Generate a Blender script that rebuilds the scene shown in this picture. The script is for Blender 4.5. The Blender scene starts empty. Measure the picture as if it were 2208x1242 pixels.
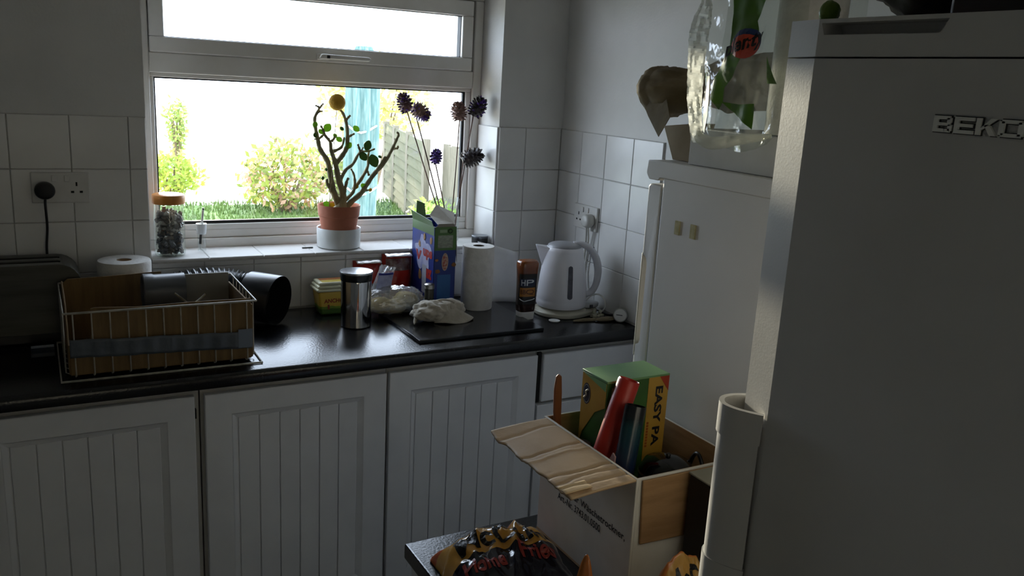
import bpy, bmesh, math, random
from mathutils import Vector, Matrix, noise
random.seed(7)
sc = bpy.context.scene
COL = sc.collection
PI = math.pi

# ------------------------------------------------------------------ camera
cam_d = bpy.data.cameras.new('camera'); cam = bpy.data.objects.new('camera', cam_d); COL.objects.link(cam)
cam_d.sensor_width = 36.0; cam_d.lens = 1850.0 / 2208.0 * 36.0; cam_d.clip_start = .02; cam_d.clip_end = 200
_r = Vector((0.8754, -0.4806, 0.0544)); _f = Vector((0.4800, 0.8462, -0.2313))
_f.normalize(); _r = (_r - _f * _r.dot(_f)).normalized(); _u = _r.cross(_f)
cam.matrix_world = Matrix(((_r.x, _u.x, -_f.x, 0.0), (_r.y, _u.y, -_f.y, -2.72), (_r.z, _u.z, -_f.z, 1.666), (0, 0, 0, 1)))
sc.camera = cam

# ------------------------------------------------------------------ sky, sun, exposure
wd = bpy.data.worlds.new('sky'); sc.world = wd; wd.use_nodes = True
bgn = wd.node_tree.nodes['Background']
bgn.inputs['Color'].default_value = (0.73, 0.80, 1.0, 1); bgn.inputs['Strength'].default_value = 3.4
sun_d = bpy.data.lights.new('sun', 'SUN'); sun_d.energy = 2.6; sun_d.angle = math.radians(1.5); sun_d.color = (1.0, .85, .66)
sun = bpy.data.objects.new('sun', sun_d); COL.objects.link(sun)
sun.rotation_euler = Vector((-0.13, -1.0, -0.095)).to_track_quat('-Z', 'Y').to_euler()
por_d = bpy.data.lights.new('window_portal', 'AREA'); por_d.shape = 'RECTANGLE'; por_d.size = 1.16; por_d.size_y = .9
por_d.cycles.is_portal = True
por = bpy.data.objects.new('window_portal', por_d); COL.objects.link(por)
por.location = (.875, .23, 1.53); por.rotation_euler = (-PI / 2, 0, 0)
vs = sc.view_settings
vs.view_transform = 'Standard'; vs.look = 'None'; vs.gamma = 1.0; vs.use_curve_mapping = False; vs.exposure = 1.45
cy = sc.cycles
cy.use_denoising = True; cy.max_bounces = 10; cy.diffuse_bounces = 6; cy.transparent_max_bounces = 24

# ------------------------------------------------------------------ helpers
def lin(h):
    h = h.lstrip('#'); o = []
    for i in (0, 2, 4):
        c = int(h[i:i + 2], 16) / 255.0
        o.append(c / 12.92 if c <= .04045 else ((c + .055) / 1.055) ** 2.4)
    return (*o, 1.0)
MATS = {}
def M(name, color, rough=.5, metal=0., spec=.5, c2=None, nscale=20., nlo=.4, nhi=.65, bump=0., bscale=60., coat=0., sheen=0., trans=0., emit=None, stretch=None, subs=0.):
    if name in MATS: return MATS[name]
    m = bpy.data.materials.new(name); m.use_nodes = True; nt = m.node_tree; p = nt.nodes['Principled BSDF']
    p.inputs['Base Color'].default_value = lin(color); p.inputs['Roughness'].default_value = rough
    p.inputs['Metallic'].default_value = metal; p.inputs['Specular IOR Level'].default_value = spec
    p.inputs['Coat Weight'].default_value = coat; p.inputs['Sheen Weight'].default_value = sheen
    p.inputs['Transmission Weight'].default_value = trans
    if subs: p.inputs['Subsurface Weight'].default_value = subs; p.inputs['Subsurface Radius'].default_value = (.01, .01, .01)
    tc = nt.nodes.new('ShaderNodeTexCoord'); src = tc.outputs['Object']
    if stretch:
        mp = nt.nodes.new('ShaderNodeMapping'); mp.inputs['Scale'].default_value = stretch
        nt.links.new(src, mp.inputs['Vector']); src = mp.outputs['Vector']
    n = nt.nodes.new('ShaderNodeTexNoise'); n.inputs['Scale'].default_value = nscale; n.inputs['Detail'].default_value = 4
    nt.links.new(src, n.inputs['Vector'])
    if c2 is None:
        b = lin(color); c2v = (b[0] * .93, b[1] * .93, b[2] * .92, 1)
    else: c2v = lin(c2)
    rp = nt.nodes.new('ShaderNodeValToRGB'); rp.color_ramp.elements[0].position = nlo; rp.color_ramp.elements[1].position = nhi
    rp.color_ramp.elements[0].color = lin(color); rp.color_ramp.elements[1].color = c2v
    nt.links.new(n.outputs['Fac'], rp.inputs['Fac']); nt.links.new(rp.outputs['Color'], p.inputs['Base Color'])
    if bump:
        n2 = nt.nodes.new('ShaderNodeTexNoise'); n2.inputs['Scale'].default_value = bscale; n2.inputs['Detail'].default_value = 3
        nt.links.new(src, n2.inputs['Vector'])
        b = nt.nodes.new('ShaderNodeBump'); b.inputs['Strength'].default_value = bump; b.inputs['Distance'].default_value = .01
        nt.links.new(n2.outputs['Fac'], b.inputs['Height']); nt.links.new(b.outputs['Normal'], p.inputs['Normal'])
    MATS[name] = m
    return m
def CLEAR(name, tint='#ffffff', gloss=.08, rough=.03, bump=0., bscale=40., haze=0.):
    """thin clear sheet: transparent with a fresnel gloss (and a little milky scatter)"""
    if name in MATS: return MATS[name]
    m = bpy.data.materials.new(name); m.use_nodes = True; nt = m.node_tree; nt.nodes.clear()
    o = nt.nodes.new('ShaderNodeOutputMaterial'); t = nt.nodes.new('ShaderNodeBsdfTransparent'); t.inputs['Color'].default_value = lin(tint)
    g = nt.nodes.new('ShaderNodeBsdfGlossy'); g.inputs['Roughness'].default_value = rough
    lw = nt.nodes.new('ShaderNodeLayerWeight'); lw.inputs['Blend'].default_value = .5
    pw = nt.nodes.new('ShaderNodeMath'); pw.operation = 'POWER'; pw.inputs[1].default_value = 4.5; nt.links.new(lw.outputs['Facing'], pw.inputs[0])
    fr = nt.nodes.new('ShaderNodeMath'); fr.operation = 'MULTIPLY_ADD'; fr.inputs[1].default_value = .8; fr.inputs[2].default_value = .03; nt.links.new(pw.outputs[0], fr.inputs[0])
    ma = nt.nodes.new('ShaderNodeMath'); ma.operation = 'ADD'; ma.inputs[1].default_value = gloss; ma.use_clamp = True
    nt.links.new(fr.outputs[0], ma.inputs[0])
    mx = nt.nodes.new('ShaderNodeMixShader'); nt.links.new(ma.outputs[0], mx.inputs[0]); nt.links.new(t.outputs[0], mx.inputs[1]); nt.links.new(g.outputs[0], mx.inputs[2])
    last = mx
    if bump:
        n = nt.nodes.new('ShaderNodeTexNoise'); n.inputs['Scale'].default_value = bscale
        tc = nt.nodes.new('ShaderNodeTexCoord'); nt.links.new(tc.outputs['Object'], n.inputs['Vector'])
        b = nt.nodes.new('ShaderNodeBump'); b.inputs['Strength'].default_value = bump; b.inputs['Distance'].default_value = .01
        nt.links.new(n.outputs['Fac'], b.inputs['Height']); nt.links.new(b.outputs['Normal'], g.inputs['Normal']); nt.links.new(b.outputs['Normal'], lw.inputs['Normal'])
    if haze:
        d = nt.nodes.new('ShaderNodeBsdfDiffuse'); d.inputs['Color'].default_value = lin('#e8ebe8')
        tr = nt.nodes.new('ShaderNodeBsdfTranslucent'); tr.inputs['Color'].default_value = lin('#e8ebe8')
        h = nt.nodes.new('ShaderNodeMixShader'); h.inputs[0].default_value = .68; nt.links.new(d.outputs[0], h.inputs[1]); nt.links.new(tr.outputs[0], h.inputs[2])
        m2 = nt.nodes.new('ShaderNodeMixShader'); m2.inputs[0].default_value = haze
        nt.links.new(mx.outputs[0], m2.inputs[1]); nt.links.new(h.outputs[0], m2.inputs[2]); last = m2
    nt.links.new(last.outputs[0], o.inputs['Surface'])
    MATS[name] = m
    return m
def THIN(name, color, mixt=.55):
    """thin leaf: part of the light passes through"""
    if name in MATS: return MATS[name]
    m = bpy.data.materials.new(name); m.use_nodes = True; nt = m.node_tree; p = nt.nodes['Principled BSDF']; o = [n for n in nt.nodes if n.type == 'OUTPUT_MATERIAL'][0]
    n = nt.nodes.new('ShaderNodeTexNoise'); n.inputs['Scale'].default_value = 30; tc = nt.nodes.new('ShaderNodeTexCoord'); nt.links.new(tc.outputs['Object'], n.inputs['Vector'])
    rp = nt.nodes.new('ShaderNodeValToRGB'); b = lin(color); rp.color_ramp.elements[0].color = b; rp.color_ramp.elements[1].color = (b[0] * .85, b[1] * .9, b[2] * .8, 1)
    nt.links.new(n.outputs['Fac'], rp.inputs['Fac']); nt.links.new(rp.outputs['Color'], p.inputs['Base Color']); p.inputs['Roughness'].default_value = .45
    t = nt.nodes.new('ShaderNodeBsdfTranslucent'); nt.links.new(rp.outputs['Color'], t.inputs['Color'])
    mx = nt.nodes.new('ShaderNodeMixShader'); mx.inputs[0].default_value = mixt
    nt.links.new(p.outputs[0], mx.inputs[1]); nt.links.new(t.outputs[0], mx.inputs[2]); nt.links.new(mx.outputs[0], o.inputs['Surface'])
    MATS[name] = m
    return m
def BANDS(name, axis, stops, rough=.35, bump=0., bscale=30., wob=0., wscale=8., metal=0., coat=0., const=True):
    """printed colour bands along one object axis: stops = [(position in metres, hex)]"""
    if name in MATS: return MATS[name]
    m = M(name, stops[0][1], rough=rough, bump=bump, bscale=bscale, metal=metal, coat=coat); nt = m.node_tree
    p = nt.nodes['Principled BSDF']
    tc = [n for n in nt.nodes if n.type == 'TEX_COORD'][0]
    sx = nt.nodes.new('ShaderNodeSeparateXYZ'); nt.links.new(tc.outputs['Object'], sx.inputs[0]); src = sx.outputs[axis]
    if wob:
        n = nt.nodes.new('ShaderNodeTexNoise'); n.inputs['Scale'].default_value = wscale; nt.links.new(tc.outputs['Object'], n.inputs['Vector'])
        k = nt.nodes.new('ShaderNodeMath'); k.operation = 'MULTIPLY_ADD'; k.inputs[1].default_value = wob; nt.links.new(n.outputs['Fac'], k.inputs[0]); nt.links.new(src, k.inputs[2]); src = k.outputs[0]
    lo = stops[0][0]; hi = stops[-1][0] + 1e-4
    mr = nt.nodes.new('ShaderNodeMapRange'); mr.inputs['From Min'].default_value = lo; mr.inputs['From Max'].default_value = hi
    nt.links.new(src, mr.inputs['Value'])
    rp = nt.nodes.new('ShaderNodeValToRGB'); cr = rp.color_ramp; cr.interpolation = 'CONSTANT' if const else 'LINEAR'
    while len(cr.elements) < len(stops): cr.elements.new(.5)
    for e, (q, c) in zip(cr.elements, stops): e.position = (q - lo) / (hi - lo)
    for e, (q, c) in zip(cr.elements, stops): e.color = lin(c)
    nt.links.new(mr.outputs[0], rp.inputs['Fac']); nt.links.new(rp.outputs['Color'], p.inputs['Base Color'])
    return m

WL = {}          # object -> world matrix (kept by hand, no depsgraph needed)
def wmat(o): return WL.get(o.name, Matrix.Identity(4))
def tag(o, label=None, cat=None, group=None, kind=None):
    if label: o['label'] = label
    if cat: o['category'] = cat
    if group: o['group'] = group
    if kind: o['kind'] = kind
    return o
def thing(name, label, cat, loc, rz=0., group=None, kind=None):
    o = bpy.data.objects.new(name, None); COL.objects.link(o); o.empty_display_size = .03
    o.location = loc; o.rotation_euler = (0, 0, rz)
    WL[o.name] = Matrix.Translation(loc) @ Matrix.Rotation(rz, 4, 'Z')
    return tag(o, label, cat, group, kind)
def link(name, me, mat, parent=None, smooth=None, bev=0., seg=2, loc=None, solid=0., sub=0):
    o = bpy.data.objects.new(name, me); COL.objects.link(o)
    if mat and not me.materials: me.materials.append(mat)
    W = Matrix.Identity(4)
    if loc is not None: o.location = loc; W = Matrix.Translation(loc)
    if parent is not None:
        o.parent = parent; W = wmat(parent) @ W
    WL[o.name] = W
    if smooth is not None:
        me.shade_smooth(); me.set_sharp_from_angle(angle=math.radians(smooth))
    if solid:
        s = o.modifiers.new('thickness', 'SOLIDIFY'); s.thickness = solid; s.offset = -1
    if sub:
        s = o.modifiers.new('sub', 'SUBSURF'); s.levels = sub; s.render_levels = sub
    if bev:
        b = o.modifiers.new('bevel', 'BEVEL'); b.width = bev; b.segments = seg; b.limit_method = 'ANGLE'; b.angle_limit = math.radians(40)
        me.shade_smooth(); b.harden_normals = False; me.set_sharp_from_angle(angle=math.radians(50))
    return o
class B:
    def __init__(s): s.v = []; s.f = []
    def add(s, vs_, fs): k = len(s.v); s.v += [tuple(q) for q in vs_]; s.f += [tuple(i + k for i in q) for q in fs]; return s
    def box(s, x0, x1, y0, y1, z0, z1):
        if x0 > x1: x0, x1 = x1, x0
        if y0 > y1: y0, y1 = y1, y0
        if z0 > z1: z0, z1 = z1, z0
        return s.add([(x0, y0, z0), (x1, y0, z0), (x1, y1, z0), (x0, y1, z0), (x0, y0, z1), (x1, y0, z1), (x1, y1, z1), (x0, y1, z1)],
                     [(0, 3, 2, 1), (4, 5, 6, 7), (0, 1, 5, 4), (1, 2, 6, 5), (2, 3, 7, 6), (3, 0, 4, 7)])
    def prism(s, poly, z0, z1, axis='z'):
        """extrude a 2D polygon; axis z: (x,y), axis y: (x,z), axis x: (y,z)"""
        n = len(poly)
        def P(a, b, t): return (a, b, t) if axis == 'z' else ((a, t, b) if axis == 'y' else (t, a, b))
        vs_ = [P(a, b, z0) for a, b in poly] + [P(a, b, z1) for a, b in poly]
        return s.add(vs_, [tuple(range(n))[::-1], tuple(range(n, 2 * n))] + [(i, (i + 1) % n, n + (i + 1) % n, n + i) for i in range(n)])
    def lathe(s, prof, c=(0, 0, 0), n=32, axis='z', cap=True):
        """prof = [(r, h)] about an axis through c"""
        rings = []
        for r, h in prof:
            ring = []
            for i in range(n):
                a = 2 * PI * i / n; ca, sa = r * math.cos(a), r * math.sin(a)
                q = (ca, sa, h) if axis == 'z' else ((h, ca, sa) if axis == 'x' else (sa, h, ca))
                ring.append((q[0] + c[0], q[1] + c[1], q[2] + c[2]))
            rings.append(ring)
        k = len(prof); vs_ = [q for r in rings for q in r]; fs = []
        for j in range(k - 1):
            for i in range(n): fs.append((j * n + i, j * n + (i + 1) % n, (j + 1) * n + (i + 1) % n, (j + 1) * n + i))
        if cap:
            fs.append(tuple(range(n))[::-1]); fs.append(tuple(range((k - 1) * n, k * n)))
        return s.add(vs_, fs)
    def tube(s, pts, r, n=8, cap=True, closed=False):
        pts = [Vector(p) for p in pts]; m = len(pts); rr = r if isinstance(r, (list, tuple)) else [r] * m
        up = None; vs_ = []
        for i, p in enumerate(pts):
            if closed: t = pts[(i + 1) % m] - pts[i - 1]
            else: t = pts[min(i + 1, m - 1)] - pts[max(i - 1, 0)]
            t.normalize()
            if up is None:
                up = Vector((0, 0, 1)) if abs(t.z) < .9 else Vector((1, 0, 0))
            a = up - t * up.dot(t)
            if a.length < 1e-4: a = Vector((1, 0, 0)) - t * t.x
            a.normalize(); up = a; b = t.cross(a)
            for k in range(n):
                q = 2 * PI * k / n; vs_.append(p + (a * math.cos(q) + b * math.sin(q)) * rr[i])
        fs = []
        for i in range(m if closed else m - 1):
            j = (i + 1) % m
            for k in range(n): fs.append((i * n + k, i * n + (k + 1) % n, j * n + (k + 1) % n, j * n + k))
        if cap and not closed: fs += [tuple(range(n))[::-1], tuple(range((m - 1) * n, m * n))]
        return s.add(vs_, fs)
    def grid(s, nu, nv, fn):
        vs_ = [fn(i / nu, j / nv) for j in range(nv + 1) for i in range(nu + 1)]
        return s.add(vs_, [(j * (nu + 1) + i, j * (nu + 1) + i + 1, (j + 1) * (nu + 1) + i + 1, (j + 1) * (nu + 1) + i) for j in range(nv) for i in range(nu)])
    def ico(s, c, r, sub=2, fn=None):
        bm = bmesh.new(); bmesh.ops.create_icosphere(bm, subdivisions=sub, radius=1); bm.verts.index_update()
        rr = r if isinstance(r, (tuple, list)) else (r, r, r); vs_ = []
        for v in bm.verts:
            q = v.co.copy()
            if fn: q = q * fn(q)
            vs_.append((c[0] + q.x * rr[0], c[1] + q.y * rr[1], c[2] + q.z * rr[2]))
        fs = [tuple(w.index for w in f.verts) for f in bm.faces]; bm.free()
        return s.add(vs_, fs)
    def mesh(s, name, off=None):
        me = bpy.data.meshes.new(name)
        vs_ = s.v if off is None else [(off @ Vector(q)) for q in s.v]
        me.from_pydata(vs_, [], s.f); me.validate(); me.update()
        bm = bmesh.new(); bm.from_mesh(me); bmesh.ops.recalc_face_normals(bm, faces=bm.faces); bm.to_mesh(me); bm.free()
        return me
    def build(s, name, mat, parent=None, local=False, **kw):
        """world coordinates by default; local=True keeps the parent's own frame"""
        off = None
        if parent is not None and not local: off = wmat(parent).inverted()
        return link(name, s.mesh(name, off), mat, parent, **kw)
    def solo(s, name, mat, label, cat, group=None, kind=None, **kw):
        """a thing that is a single mesh, origin at the middle of its base"""
        xs = [q[0] for q in s.v]; ys = [q[1] for q in s.v]; zs = [q[2] for q in s.v]
        c = Vector(((min(xs) + max(xs)) / 2, (min(ys) + max(ys)) / 2, min(zs)))
        o = link(name, s.mesh(name, Matrix.Translation(-c)), mat, None, loc=c, **kw)
        return tag(o, label, cat, group, kind)
def cut(o, cutter_b):
    """carve a real recess with a boolean, baked into the mesh"""
    cm = cutter_b.mesh('cutter', wmat(o).inverted()); co = bpy.data.objects.new('cutter', cm); COL.objects.link(co)
    co.parent = o.parent; co.location = o.location
    md = o.modifiers.new('b', 'BOOLEAN'); md.object = co; md.operation = 'DIFFERENCE'; md.solver = 'EXACT'
    for m2 in list(o.modifiers):
        if m2 != md: o.modifiers.move(o.modifiers.find(md.name), 0)
    bev = [m2 for m2 in o.modifiers if m2.type == 'BEVEL']
    for m2 in bev: m2.show_viewport = False
    dg = bpy.context.evaluated_depsgraph_get(); me = bpy.data.meshes.new_from_object(o.evaluated_get(dg))
    o.modifiers.remove(md); o.data = me
    for m2 in bev: m2.show_viewport = True
    bpy.data.objects.remove(co)
    return o
TXT = {}
def glyphs(s, bold=0., extrude=0., space=1.):
    key = (s, bold, extrude, space)
    if key not in TXT:
        cu = bpy.data.curves.new('t', 'FONT'); cu.body = s; cu.align_x = 'CENTER'; cu.align_y = 'CENTER'; cu.offset = bold; cu.extrude = extrude
        cu.resolution_u = 3; cu.space_character = space
        o = bpy.data.objects.new('t', cu); COL.objects.link(o)
        dg = bpy.context.evaluated_depsgraph_get(); me = bpy.data.meshes.new_from_object(o.evaluated_get(dg))
        TXT[key] = ([tuple(v.co) for v in me.vertices], [tuple(p.vertices) for p in me.polygons])
        bpy.data.objects.remove(o)
    return TXT[key]
def text(name, s, mat, parent, fn, h, w=None, bold=0., extrude=0., space=1., local=False, fine=0):
    """lettering as geometry; fn maps (u,v[,n]) in metres to a point, h = cap height, w = total width"""
    v, f = glyphs(s, bold, extrude, space)
    x0 = min(q[0] for q in v); x1 = max(q[0] for q in v); y0 = min(q[1] for q in v); y1 = max(q[1] for q in v)
    kx = ky = h / (y1 - y0)
    if w: kx = w / (x1 - x0)
    cx, cyy = (x0 + x1) / 2, (y0 + y1) / 2
    pts = [((q[0] - cx) * kx, (q[1] - cyy) * ky, q[2]) for q in v]
    if fine:
        bm = bmesh.new(); vv = [bm.verts.new(p) for p in pts]
        for q in f:
            try: bm.faces.new([vv[i] for i in q])
            except ValueError: pass
        bmesh.ops.triangulate(bm, faces=bm.faces)
        for _ in range(3):
            es = [e for e in bm.edges if e.calc_length() > fine]
            if es: bmesh.ops.subdivide_edges(bm, edges=es, cuts=1); bmesh.ops.triangulate(bm, faces=bm.faces)
        bm.verts.index_update(); pts = [tuple(q.co) for q in bm.verts]; f = [tuple(q.index for q in ff.verts) for ff in bm.faces]; bm.free()
    b = B(); b.v = [tuple(fn(*q)) for q in pts]; b.f = [tuple(q) for q in f]
    off = None if (parent is None or local) else wmat(parent).inverted()
    me = bpy.data.meshes.new(name); me.from_pydata([tuple(off @ Vector(q)) if off else q for q in b.v], [], b.f); me.update()
    return link(name, me, mat, parent)
def flat(o, ax, ay, eps=.0006):
    o, ax, ay = Vector(o), Vector(ax).normalized(), Vector(ay).normalized(); n = ax.cross(ay)
    return lambda u, v, t=0.: o + ax * u + ay * v + n * (eps + t)
def fbm(x, y, z=0., s=1.): return noise.fractal(Vector((x * s, y * s, z * s)), 1.0, 2.0, 3)
def spline(pts, n=8):
    """smooth a polyline (Catmull-Rom)"""
    P = [Vector(p) for p in pts]; P = [P[0]] + P + [P[-1]]; out = []
    for i in range(1, len(P) - 2):
        for k in range(n):
            t = k / n; a, b, c, d = P[i - 1], P[i], P[i + 1], P[i + 2]
            out.append(.5 * ((2 * b) + (c - a) * t + (2 * a - 5 * b + 4 * c - d) * t * t + (3 * b - a - 3 * c + d) * t ** 3))
    out.append(P[-2]); return out

# ------------------------------------------------------------------ shared materials
m_paint = M('white_paint', '#dcdbd8', .55, c2='#d0cfcc', nscale=3, bump=.08, bscale=120)
m_tile = M('white_glazed_tile', '#dcdbd8', .26, c2='#d1d0cd', nscale=4, bump=.03, bscale=9)
m_grout = M('grout', '#c2bfb9', .8, c2='#b0ada6', nscale=60)
m_upvc = M('white_upvc', '#dedcd8', .3, c2='#d0cdc6', nscale=5)
m_gasket = M('black_rubber', '#15181a', .6)
m_glass = CLEAR('window_glass', '#fbfffd', .0, .0)
m_stone = M('black_speckled_worktop', '#0b0c0f', .2, c2='#2a2d33', nscale=260, nlo=.6, nhi=.74, bump=.06, bscale=180, spec=.55)
m_door = M('white_cabinet_paint', '#dfe0e2', .45, c2='#d6d7da', nscale=6)
m_carc = M('cabinet_carcass', '#bdbbb5', .6)
m_dark = M('dark_gap', '#16130f', .8)
m_white_pl = M('white_plastic', '#d9d8d4', .35)
m_black_pl = M('black_plastic', '#121213', .35)
m_chrome = M('chrome', '#c9c9c9', .09, 1.0)
m_steel = M('brushed_steel', '#a9a9a6', .28, 1.0)
m_fridge = M('fridge_white', '#d0cecb', .4, c2='#c8c6c2', nscale=3, bump=.03, bscale=300)
m_card = M('lit_brown_cardboard', '#c4a885', .6, c2='#b59976', nscale=8, stretch=(1, 1, 8), bump=.1, bscale=60)  # cardboard paled to carry the light falling on the carton's side flap
m_card_unlit = M('unlit_brown_cardboard', '#a07d56', .8, c2='#906e49', nscale=8, stretch=(1, 1, 8), bump=.08, bscale=60)  # same cardboard without that paling, for the end flap and liners
m_cardw = M('white_faced_cardboard', '#d3d0c9', .75, c2='#c8c4bb', nscale=10)
m_paper = M('white_paper', '#dcdad6', .85, c2='#d0cec9', nscale=40, bump=.15, bscale=120)
m_ink = M('black_ink', '#14120f', .7)
# ================================================================== THE SETTING
XL, XR, YF, ZC = -1.7, 1.717, -4.4, 2.42
WX0, WX1, WZ0, WZ1, RD = .295, 1.454, 1.094, 1.975, .155
wb = B()
wb.box(XL - .2, WX0, 0, .28, -.35, ZC + .1).box(WX1, XR + .2, 0, .28, -.35, ZC + .1).box(WX0, WX1, 0, .28, -.35, WZ0 - .012).box(WX0, WX1, 0, .28, WZ1, ZC + .1)
wall_b = tag(wb.build('wall_back', m_paint), kind='structure', label='white painted wall around the window, tiled below')
wall_r = tag(B().box(XR, XR + .2, YF, 0, -.02, ZC + .1).build('wall_right', m_paint), kind='structure', label='white wall behind the fridges, tiled in the corner')
tag(B().box(XL - .2, XL, YF, 0, -.02, ZC + .1).build('wall_left', m_paint), kind='structure', label='white wall on the left of the room')
tag(B().box(XL - .2, XR + .2, YF - .2, YF, -.02, ZC + .1).build('wall_front', m_paint), kind='structure', label='white wall behind the camera')
tag(B().box(XL - .2, XR + .2, YF - .2, .28, -.06, 0).build('floor', M('vinyl_floor', '#b4b1aa', .4, c2='#a6a39b', nscale=10)), kind='structure', label='beige kitchen floor')
tag(B().box(XL - .2, XR + .2, YF - .2, .28, ZC, ZC + .1).build('ceiling', m_paint), kind='structure', label='white ceiling')

# tiles: one mesh per size, every tile an object of the wall it is fixed to
TP, TT, GR = .15, .006, .0016
ROWS = [.915, 1.065, 1.215, 1.365]
tile_mesh = {}
def tile(parent, face, a0, a1, z0, z1, base):
    """face 'y': on the window wall, 'x': on the right wall, 'r': on the right reveal, 'z': on the sill"""
    w, h = round(a1 - a0 - GR, 4), round(z1 - z0 - GR, 4)
    if w < .008 or h < .008: return
    key = (face, w, h)
    if key not in tile_mesh:
        b = B(); hw, hh, t, e = w / 2, h / 2, TT, .0018
        def P(u, v, d):
            return (u, -d, v) if face == 'y' else ((-d, u, v) if face in 'xr' else (u, v, d))
        q = [P(-hw, -hh, 0), P(hw, -hh, 0), P(hw, hh, 0), P(-hw, hh, 0), P(-hw, -hh, t - e), P(hw, -hh, t - e), P(hw, hh, t - e), P(-hw, hh, t - e),
             P(-hw + e, -hh + e, t), P(hw - e, -hh + e, t), P(hw - e, hh - e, t), P(-hw + e, hh - e, t)]
        b.add(q, [(0, 1, 2, 3), (0, 1, 5, 4), (1, 2, 6, 5), (2, 3, 7, 6), (3, 0, 4, 7), (4, 5, 9, 8), (5, 6, 10, 9), (6, 7, 11, 10), (7, 4, 8, 11), (8, 9, 10, 11)])
        tile_mesh[key] = b.mesh('tile'); tile_mesh[key].materials.append(m_tile)
    c = ((a0 + a1) / 2, base, (z0 + z1) / 2) if face == 'y' else ((base, (a0 + a1) / 2, (z0 + z1) / 2) if face in 'xr' else ((a0 + a1) / 2, (z0 + z1) / 2, base))
    o = link('tile', tile_mesh[key], None, parent, loc=c)
    d = .004
    o.rotation_euler = (random.uniform(-d, d), random.uniform(-d, d), 0) if face == 'y' else ((0, random.uniform(-d, d), random.uniform(-d, d)) if face == 'x' else (0, 0, 0))
gb = B().box(-.75, WX0, -.0025, .001, .909, 1.515).box(WX1, XR, -.0025, .001, .909, 1.515).box(WX0, WX1, -.0025, .001, .909, 1.08)
gb.build('grout', m_grout, wall_b)
B().box(XR - .0025, XR + .001, -.605, 0, .909, 1.515).build('grout', m_grout, wall_r)
cols = [.295, .247, .0965, -.054, -.2045, -.355, -.505, -.655]
for i in range(len(cols) - 1):
    for z in ROWS: tile(wall_b, 'y', cols[i + 1], cols[i], z, z + TP, -.0005)
x = WX0
while x < WX1 - .01:
    x2 = min(x + TP, WX1)
    tile(wall_b, 'y', x, x2, .915, 1.065, -.0005)
    tile(wall_b, 'y', x, x2, 1.065, 1.083, -.0005); x = x2
for a, b_ in ((WX1, 1.562), (1.562, XR - .006)):
    for z in ROWS: tile(wall_b, 'y', a, b_, z, z + TP, -.0005)
ys = [-.006, -.148, -.296, -.452, -.603]
for i in range(4):
    for z in ROWS: tile(wall_r, 'x', ys[i + 1], ys[i], z, z + TP, XR - .0005)
for z0, z1 in ((1.094, 1.215), (1.215, 1.365), (1.365, 1.515)): tile(wall_b, 'r', 0, RD, z0, z1, WX1)

# window sill (tiled)
sill = tag(B().box(WX0, WX1, -.010, RD + .05, WZ0 - .0115, WZ0 - TT).build('trim_1', m_grout), kind='structure', label='white tiled window sill below the window')
x = WX0
while x < WX1 - .01:
    x2 = min(x + .1655, WX1); tile(sill, 'z', x, x2, -.012, RD + .02, WZ0 - TT - .0004); x = x2

# window: outer frame, transom, opening top light with handle, fixed lower pane
win = thing('window_1', 'white plastic framed kitchen window with narrow opening top light', None, ((WX0 + WX1) / 2, RD, WZ0), kind='structure')
def ring(x0, x1, z0, z1, wl, wr, wb_, wt, ya, yb, name, mat, par, bev=.004):
    b = B().box(x0, x1, ya, yb, z0, z0 + wb_).box(x0, x1, ya, yb, z1 - wt, z1).box(x0, x0 + wl, ya, yb, z0 + wb_, z1 - wt).box(x1 - wr, x1, ya, yb, z0 + wb_, z1 - wt)
    return b.build(name, mat, par, bev=bev)
fr = ring(WX0, WX1, WZ0 - .005, WZ1, .034, .034, .034, .03, RD, RD + .065, 'frame', m_upvc, win)
B().box(WX0 + .034, WX1 - .034, RD, RD + .06, 1.640, 1.7008).build('transom', m_upvc, win, bev=.004)
b = B().box(WX0 + .034, WX1 - .034, RD + .012, RD + .05, WZ0 + .029, 1.150).box(WX0 + .034, WX1 - .034, RD + .022, RD + .05, 1.150, 1.168)
b.build('bottom_rail', m_upvc, win, bev=.003)
ring(WX0 + .034, WX1 - .034, 1.150, 1.640, .012, .020, .018, .012, RD + .012, RD + .03, 'glazing_bead', m_upvc, win, .003)
ring(WX0 + .046, WX1 - .054, 1.168, 1.628, .005, .009, .010, .005, RD + .022, RD + .034, 'gasket', m_gasket, win, 0)
B().box(WX0 + .046, WX1 - .05, RD + .030, RD + .034, 1.165, 1.632).build('lower_pane', m_glass, win)
ring(WX0 + .001, WX1 - .001, 1.69, WZ1 - .001, .046, .056, .022, .044, RD + .051, RD + .066, 'rebate', m_upvc, win, 0)
sash = ring(WX0 + .036, WX1 - .046, 1.701, 1.942, .042, .042, .046, .052, RD - .012, RD + .05, 'top_sash', m_upvc, win)
ring(WX0 + .076, WX1 - .086, 1.745, 1.892, .004, .004, .004, .004, RD + .004, RD + .03, 'sash_gasket', m_gasket, sash, 0)
B().box(WX0 + .076, WX1 - .086, RD + .020, RD + .024, 1.745, 1.892).build('upper_pane', m_glass, win)
hd = B().box(.838, .880, RD - .022, RD - .011, 1.708, 1.728).build('handle_base', m_white_pl, win, bev=.003)
B().prism([(.842, 1.711), (.850, 1.727), (1.012, 1.725), (1.020, 1.718), (1.012, 1.711)], RD - .040, RD - .024, 'y').build('handle_grip', m_white_pl, win, bev=.004)
B().box(.866, .876, RD - .0415, RD - .0395, 1.7135, 1.7235).build('lock_button', m_black_pl, win)

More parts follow.
